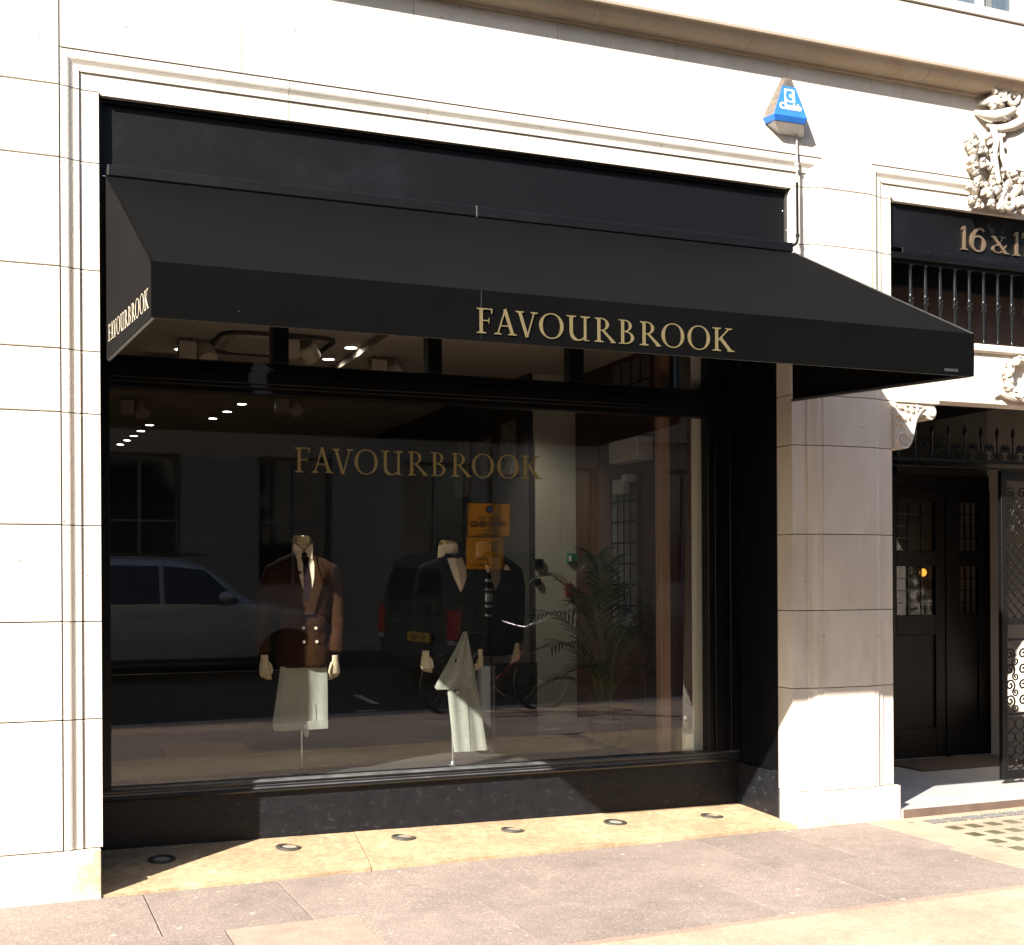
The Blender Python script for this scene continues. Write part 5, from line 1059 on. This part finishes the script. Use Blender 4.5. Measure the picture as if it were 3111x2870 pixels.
for z in (4.1, 7.5, 13.4): MB().box(OX0 - .8, OX1 + .8, OY, OY + .22, z, z + .25).build('string_course', OPPST, OB)
MB().box(OX0 - .8, OX1 + .8, OY - 8, OY - .6, 0, 13.6).build('building_body', OPPST, OB)

def wheel(parent, x, y, z, r, w, side):
    wh = MB().lathe([(r * .62, -w / 2), (r * .9, -w / 2), (r, -w * .35), (r, w * .35), (r * .9, w / 2), (r * .62, w / 2)], (x, y, z), 28, 'y').build('wheel', RUBBER, parent, True)
    rim = MB(); rim.lathe([(r * .64, side * w * .30), (r * .60, side * w * .44), (r * .56, side * w * .30), (.001, side * w * .20)], (x, y, z), 24, 'y')
    for k in range(10):
        a = k * R(36); c, s_ = math.cos(a), math.sin(a)
        rim.tube([(x + c * .03, y + side * w * .36, z + s_ * .03), (x + c * r * .58, y + side * w * .42, z + s_ * r * .58)], [.022, .016], 6)
    rim.build('rim', ALLOY, wh)
def car_body(name, parent, mat, st, yc):
    """st: stations (x, z_sill, half_sill, z_belt, half_belt, z_roof, half_roof)"""
    rings = []
    for x, zs_, hs, zb, hb, zr, hr in st:
        ring = []
        half = [(hs * .86, zs_), (hs, zs_ + .07), (hb * 1.0, (zs_ + zb) / 2), (hb, zb - .05), (hb * .985, zb), (hr + (hb - hr) * .30, zb + (zr - zb) * .62), (hr * 1.0, zr - .06), (hr * .86, zr - .01), (hr * .45, zr + .008)]
        ring = [(x, yc - a, z) for a, z in half] + [(x, yc + a, z) for a, z in reversed(half)]
        rings.append(ring)
    return MB().loft(rings).build(name, mat, parent, True)
# pewter SUV
SU = thing('parked_car', 'pewter grey estate car parked across the road, seen mirrored in the window', 'car')
YC = -10.55
def sx(x): return 4.68 - x                                            # distance behind the nose
body = car_body('body', SU, SILVER, [(sx(4.95), .45, .72, 1.02, .80, 1.05, .62), (sx(4.85), .20, .84, 1.04, .90, 1.42, .60), (sx(4.55), .16, .90, 1.06, .955, 1.62, .64), (sx(3.9), .14, .92, 1.07, .965, 1.70, .66), (sx(3.0), .14, .92, 1.07, .965, 1.725, .67), (sx(2.3), .14, .92, 1.065, .965, 1.70, .66), (sx(1.95), .14, .92, 1.06, .96, 1.60, .64), (sx(1.55), .14, .92, 1.055, .955, 1.30, .66), (sx(1.25), .14, .92, 1.05, .95, 1.07, .80), (sx(.8), .15, .91, .97, .94, 1.00, .80), (sx(.35), .17, .88, .88, .91, .92, .76), (sx(.12), .22, .80, .78, .84, .82, .66), (sx(0), .34, .66, .66, .70, .69, .5)], YC)
for s_ in (1, -1):
    yy = lambda h: YC + s_ * h
    for pts in (((3.95, 1.09), (2.62, 1.09), (2.62, 1.60), (3.7, 1.61)), ((2.55, 1.09), (1.50, 1.085), (1.98, 1.545), (2.55, 1.60)), ((4.55, 1.10), (4.02, 1.09), (3.82, 1.60), (4.3, 1.56))):
        q_ = [(sx(a), yy(.972 if z < 1.3 else .745), z) for a, z in pts]; w_ = [(x, y + s_ * .012, z) for x, y, z in q_]
        MB().add(q_ + w_, [(4, 5, 6, 7), (0, 4, 7, 3), (1, 2, 6, 5), (0, 1, 5, 4), (3, 7, 6, 2)]).build('side_window', DARKGL, SU)
    for xw in (sx(.82), sx(3.80)):
        MB().lathe([(.44, -.012), (.44, .012), (.001, .014)], (xw, yy(.952), .27), 28, 'y').build('wheel_arch', BLKPR, SU)
        wheel(SU, xw, yy(.86), .26, .375, .25, s_)
    MB().blob((sx(1.72), yy(1.06), 1.17), .11, .10, .085, 12, 8).build('wing_mirror', SILVER, SU, True)
    MB().blob((sx(.20), yy(.76), .80), .22, .12, .075, 12, 8, rot=.35).build('headlight', DARKGL, SU, True)
    for xd in (2.62, 3.80): MB().box(sx(xd + .28), sx(xd + .08), min(yy(.968), yy(.985)), max(yy(.968), yy(.985)), .90, .93).build('door_handle', ALLOY, SU)
    MB().box(sx(4.1), sx(1.9), min(yy(.55), yy(.60)), max(yy(.55), yy(.60)), 1.735, 1.765).build('roof_rail', BLKPR, SU)
    MB().box(sx(3.35), sx(1.2), min(yy(.915), yy(.955)), max(yy(.915), yy(.955)), .24, .30).build('sill_trim', BLKPR, SU)
for o in [x for x in S.objects if x.parent == SU]: o.location.z -= .10
# dark van with its tail lamp, number plate and rear window
VN = thing('parked_van', 'dark green small van parked at the kerb with a yellow rear number plate', 'van', None, (5.06, -7.35, -.12)); VN.rotation_euler = (0, 0, R(-16))
vb = car_body('body', VN, VANP, [(0.0, .42, .78, .98, .84, 1.02, .74), (.02, .30, .84, 1.00, .89, 1.50, .70), (.12, .28, .88, 1.02, .90, 1.76, .72), (.35, .26, .88, 1.02, .905, 1.84, .74), (2.2, .26, .88, 1.02, .905, 1.86, .74), (2.8, .26, .88, 1.02, .905, 1.78, .72), (3.35, .26, .88, 1.02, .90, 1.30, .72), (3.6, .26, .88, 1.0, .90, 1.06, .76), (4.1, .28, .86, .92, .87, .95, .72), (4.38, .36, .74, .72, .78, .76, .6)], 0)
MB().loft([[(-.03, y, z) for y, z in ((-.60, 1.06), (.60, 1.06), (.56, 1.55), (.42, 1.66), (-.42, 1.66), (-.56, 1.55))], [(.06, y, z) for y, z in ((-.60, 1.06), (.60, 1.06), (.56, 1.55), (.42, 1.66), (-.42, 1.66), (-.56, 1.55))]]).build('rear_window', DARKGL, VN)
pl = MB().box(-.05, -.02, -.10, .42, .70, .82).build('number_plate', PLATE, VN)
text_part('YD17 221', 'plate_lettering', BLKPR, pl, .105, (-.0515, .16, .722), (0, -1, 0), (0, 0, 1), .0006, bold=.001, squeeze=.85)
for s_ in (1, -1):
    MB().box(-.012, .12, min(s_ * .74, s_ * .90), max(s_ * .74, s_ * .90), .76, 1.14).build('tail_light', TAIL, VN, bevel=.02, seg=2)
    MB().box(-.014, .10, min(s_ * .75, s_ * .895), max(s_ * .75, s_ * .895), .70, .755).build('reversing_light', GREYPL, VN, bevel=.01)
    for xw in (.85, 3.55):
        MB().lathe([(.39, -.012), (.39, .012), (.001, .014)], (xw, s_ * .897, .33), 24, 'y').build('wheel_arch', BLKPR, VN); wheel(VN, xw, s_ * .80, .32, .32, .2, s_)
MB().box(-.10, .06, -.80, .80, .34, .50).build('bumper', BLKPR, VN, bevel=.03, seg=2); MB().tube([(-.045, -.35, 1.08), (-.045, .10, 1.10)], .012, 6).build('wiper', BLKPR, VN)
MB().box(-.035, -.02, -.52, -.30, .93, .955).build('badge', ALLOY, VN)
for s_ in (1, -1): MB().box(2.0, 2.85, min(s_ * .905, s_ * .915), max(s_ * .905, s_ * .915), 1.06, 1.5).build('side_window', DARKGL, VN)
# sign post with the yellow parking boards
SP = thing('sign_post', 'black street post with grey bands carrying yellow parking suspension boards', 'sign post')
PX, PY = 5.05, -4.62
MB().tube([(PX, PY, -.05), (PX, PY, 2.95)], .038, 14).build('post', IRON, SP, True)
for z0, z1 in ((1.46, 1.49), (1.36, 1.385), (1.24, 1.33), (1.17, 1.20), (1.07, 1.10)): MB().tube([(PX, PY, z0), (PX, PY, z1)], .0395, 14).build('band', GREYPL, SP, True)
bd = MB().box(4.775, 5.280, PY + .042, PY + .047, 1.955, 2.335).build('upper_board', YEL, SP); bl = MB().box(4.760, 5.195, PY + .050, PY + .055, 1.60, 1.95).build('lower_board', YEL, SP)
mb = MB(); mb.box(4.775, 5.28, PY + .0472, PY + .049, 1.955, 1.963).box(4.775, 5.28, PY + .0472, PY + .049, 2.327, 2.335).box(4.775, 4.783, PY + .0472, PY + .049, 1.963, 2.327).box(5.272, 5.28, PY + .0472, PY + .049, 1.963, 2.327); mb.build('border', BLKPR, bd)
for t, sz, z, b in (('at any time', .058, 2.15, .001), ('WARNING', .088, 2.068, .004), ('Parking', .058, 2.015, .001), ('suspension', .058, 1.968, .001)):
    text_part(t, 'lettering', BLKPR, bd, sz, (5.02, PY + .0476, z), (-1, 0, 0), (0, 0, 1), .0005, bold=b)
for t, sz, z, x in (('Reason:', .05, 1.88, 5.12), ('Ref:', .05, 1.80, 5.12), ('No waiting', .055, 1.70, 5.12), ('No loading', .055, 1.635, 5.12)):
    text_part(t, 'lettering', BLKPR, bl, sz, (x, PY + .0556, z), (-1, 0, 0), (0, 0, 1), .0005, align='LEFT', bold=.001)
MB().lathe([(.047, .0), (.047, .002), (.001, .003)], (5.03, PY + .0476, 2.262), 22, 'y').build('roundel', RED, bd); MB().lathe([(.034, .0032), (.034, .0045), (.001, .005)], (5.03, PY + .0476, 2.262), 20, 'y').build('roundel_field', BLUE, bd)
# bicycle locked to the post
BK = thing('bicycle', 'black and red mountain bicycle leaning against the street post', 'bicycle')
WY = -4.52; w1, w2 = Vector((4.56, WY, .335)), Vector((5.66, WY, .335)); bb = Vector((5.02, WY, .30)); seat = Vector((5.30, WY, .86)) ; hd = Vector((5.42, WY, .80))
for c in (w1, w2):
    tw = MB().tube([(c.x + .325 * math.cos(R(a)), WY, c.z + .325 * math.sin(R(a))) for a in range(0, 360, 10)], .024, 8, closed=True).build('wheel', RUBBER, BK, True)
    mb = MB()
    for k in range(16): a = R(22.5 * k); mb.tube([(c.x, WY + (.02 if k % 2 else -.02), c.z), (c.x + .30 * math.cos(a), WY, c.z + .30 * math.sin(a))], .0018, 4)
    mb.tube([(c.x, WY - .05, c.z), (c.x, WY + .05, c.z)], .02, 8); o = mb.build('spokes', STEEL, tw); o['kind'] = 'stuff'
bb = Vector((5.05, WY, .31)); st_ = Vector((4.93, WY, .72)); hd1, hd2 = Vector((5.43, WY, .80)), Vector((5.46, WY, .68))
MB().tube([bb, hd2], .026, 8).build('down_tube', BIKER, BK, True); MB().tube([st_, hd1], .020, 8).build('top_tube', BIKEB, BK, True); MB().tube([bb, Vector((4.90, WY, .86))], .018, 8).build('seat_tube', BIKEB, BK, True)
for s_ in (-.05, .05):
    MB().tube([bb + Vector((0, s_ * .6, 0)), w1 + Vector((0, s_, 0))], .010, 6).build('chain_stay', BIKEB, BK, True); MB().tube([st_ + Vector((0, s_ * .4, 0)), w1 + Vector((0, s_, 0))], .009, 6).build('seat_stay', BIKEB, BK, True); MB().tube([hd2 + Vector((0, s_, 0)), w2 + Vector((0, s_, 0))], .014, 6).build('fork_leg', BIKEB, BK, True)
MB().tube([hd2 + Vector((-.01, 0, -.03)), hd1, hd1 + Vector((-.02, 0, .14))], .018, 8).build('head_tube', BIKEB, BK, True)
MB().tube([(5.30, WY - .30, 1.00), (5.40, WY - .1, .96), (5.41, WY + .1, .96), (5.62, WY + .26, 1.06)], .012, 8).build('handlebar', STEEL, BK, True)
MB().loft([[(x, WY + h * c, .885 + .03 * s_) for c, s_ in ((-1, -.5), (-1, .4), (0, .7), (1, .4), (1, -.5))] for x, h in ((4.76, .07), (4.86, .065), (4.95, .03), (5.04, .015))]).build('saddle', BIKEB, BK, True)
MB().lathe([(.09, -.006), (.09, .006), (.02, .008)], (bb.x, WY + .045, bb.z), 20, 'y').build('chain_ring', BIKEB, BK); MB().tube([bb + Vector((0, .06, 0)), bb + Vector((.12, .06, -.11)), bb + Vector((.12, .15, -.11))], .010, 6).build('crank', STEEL, BK, True)
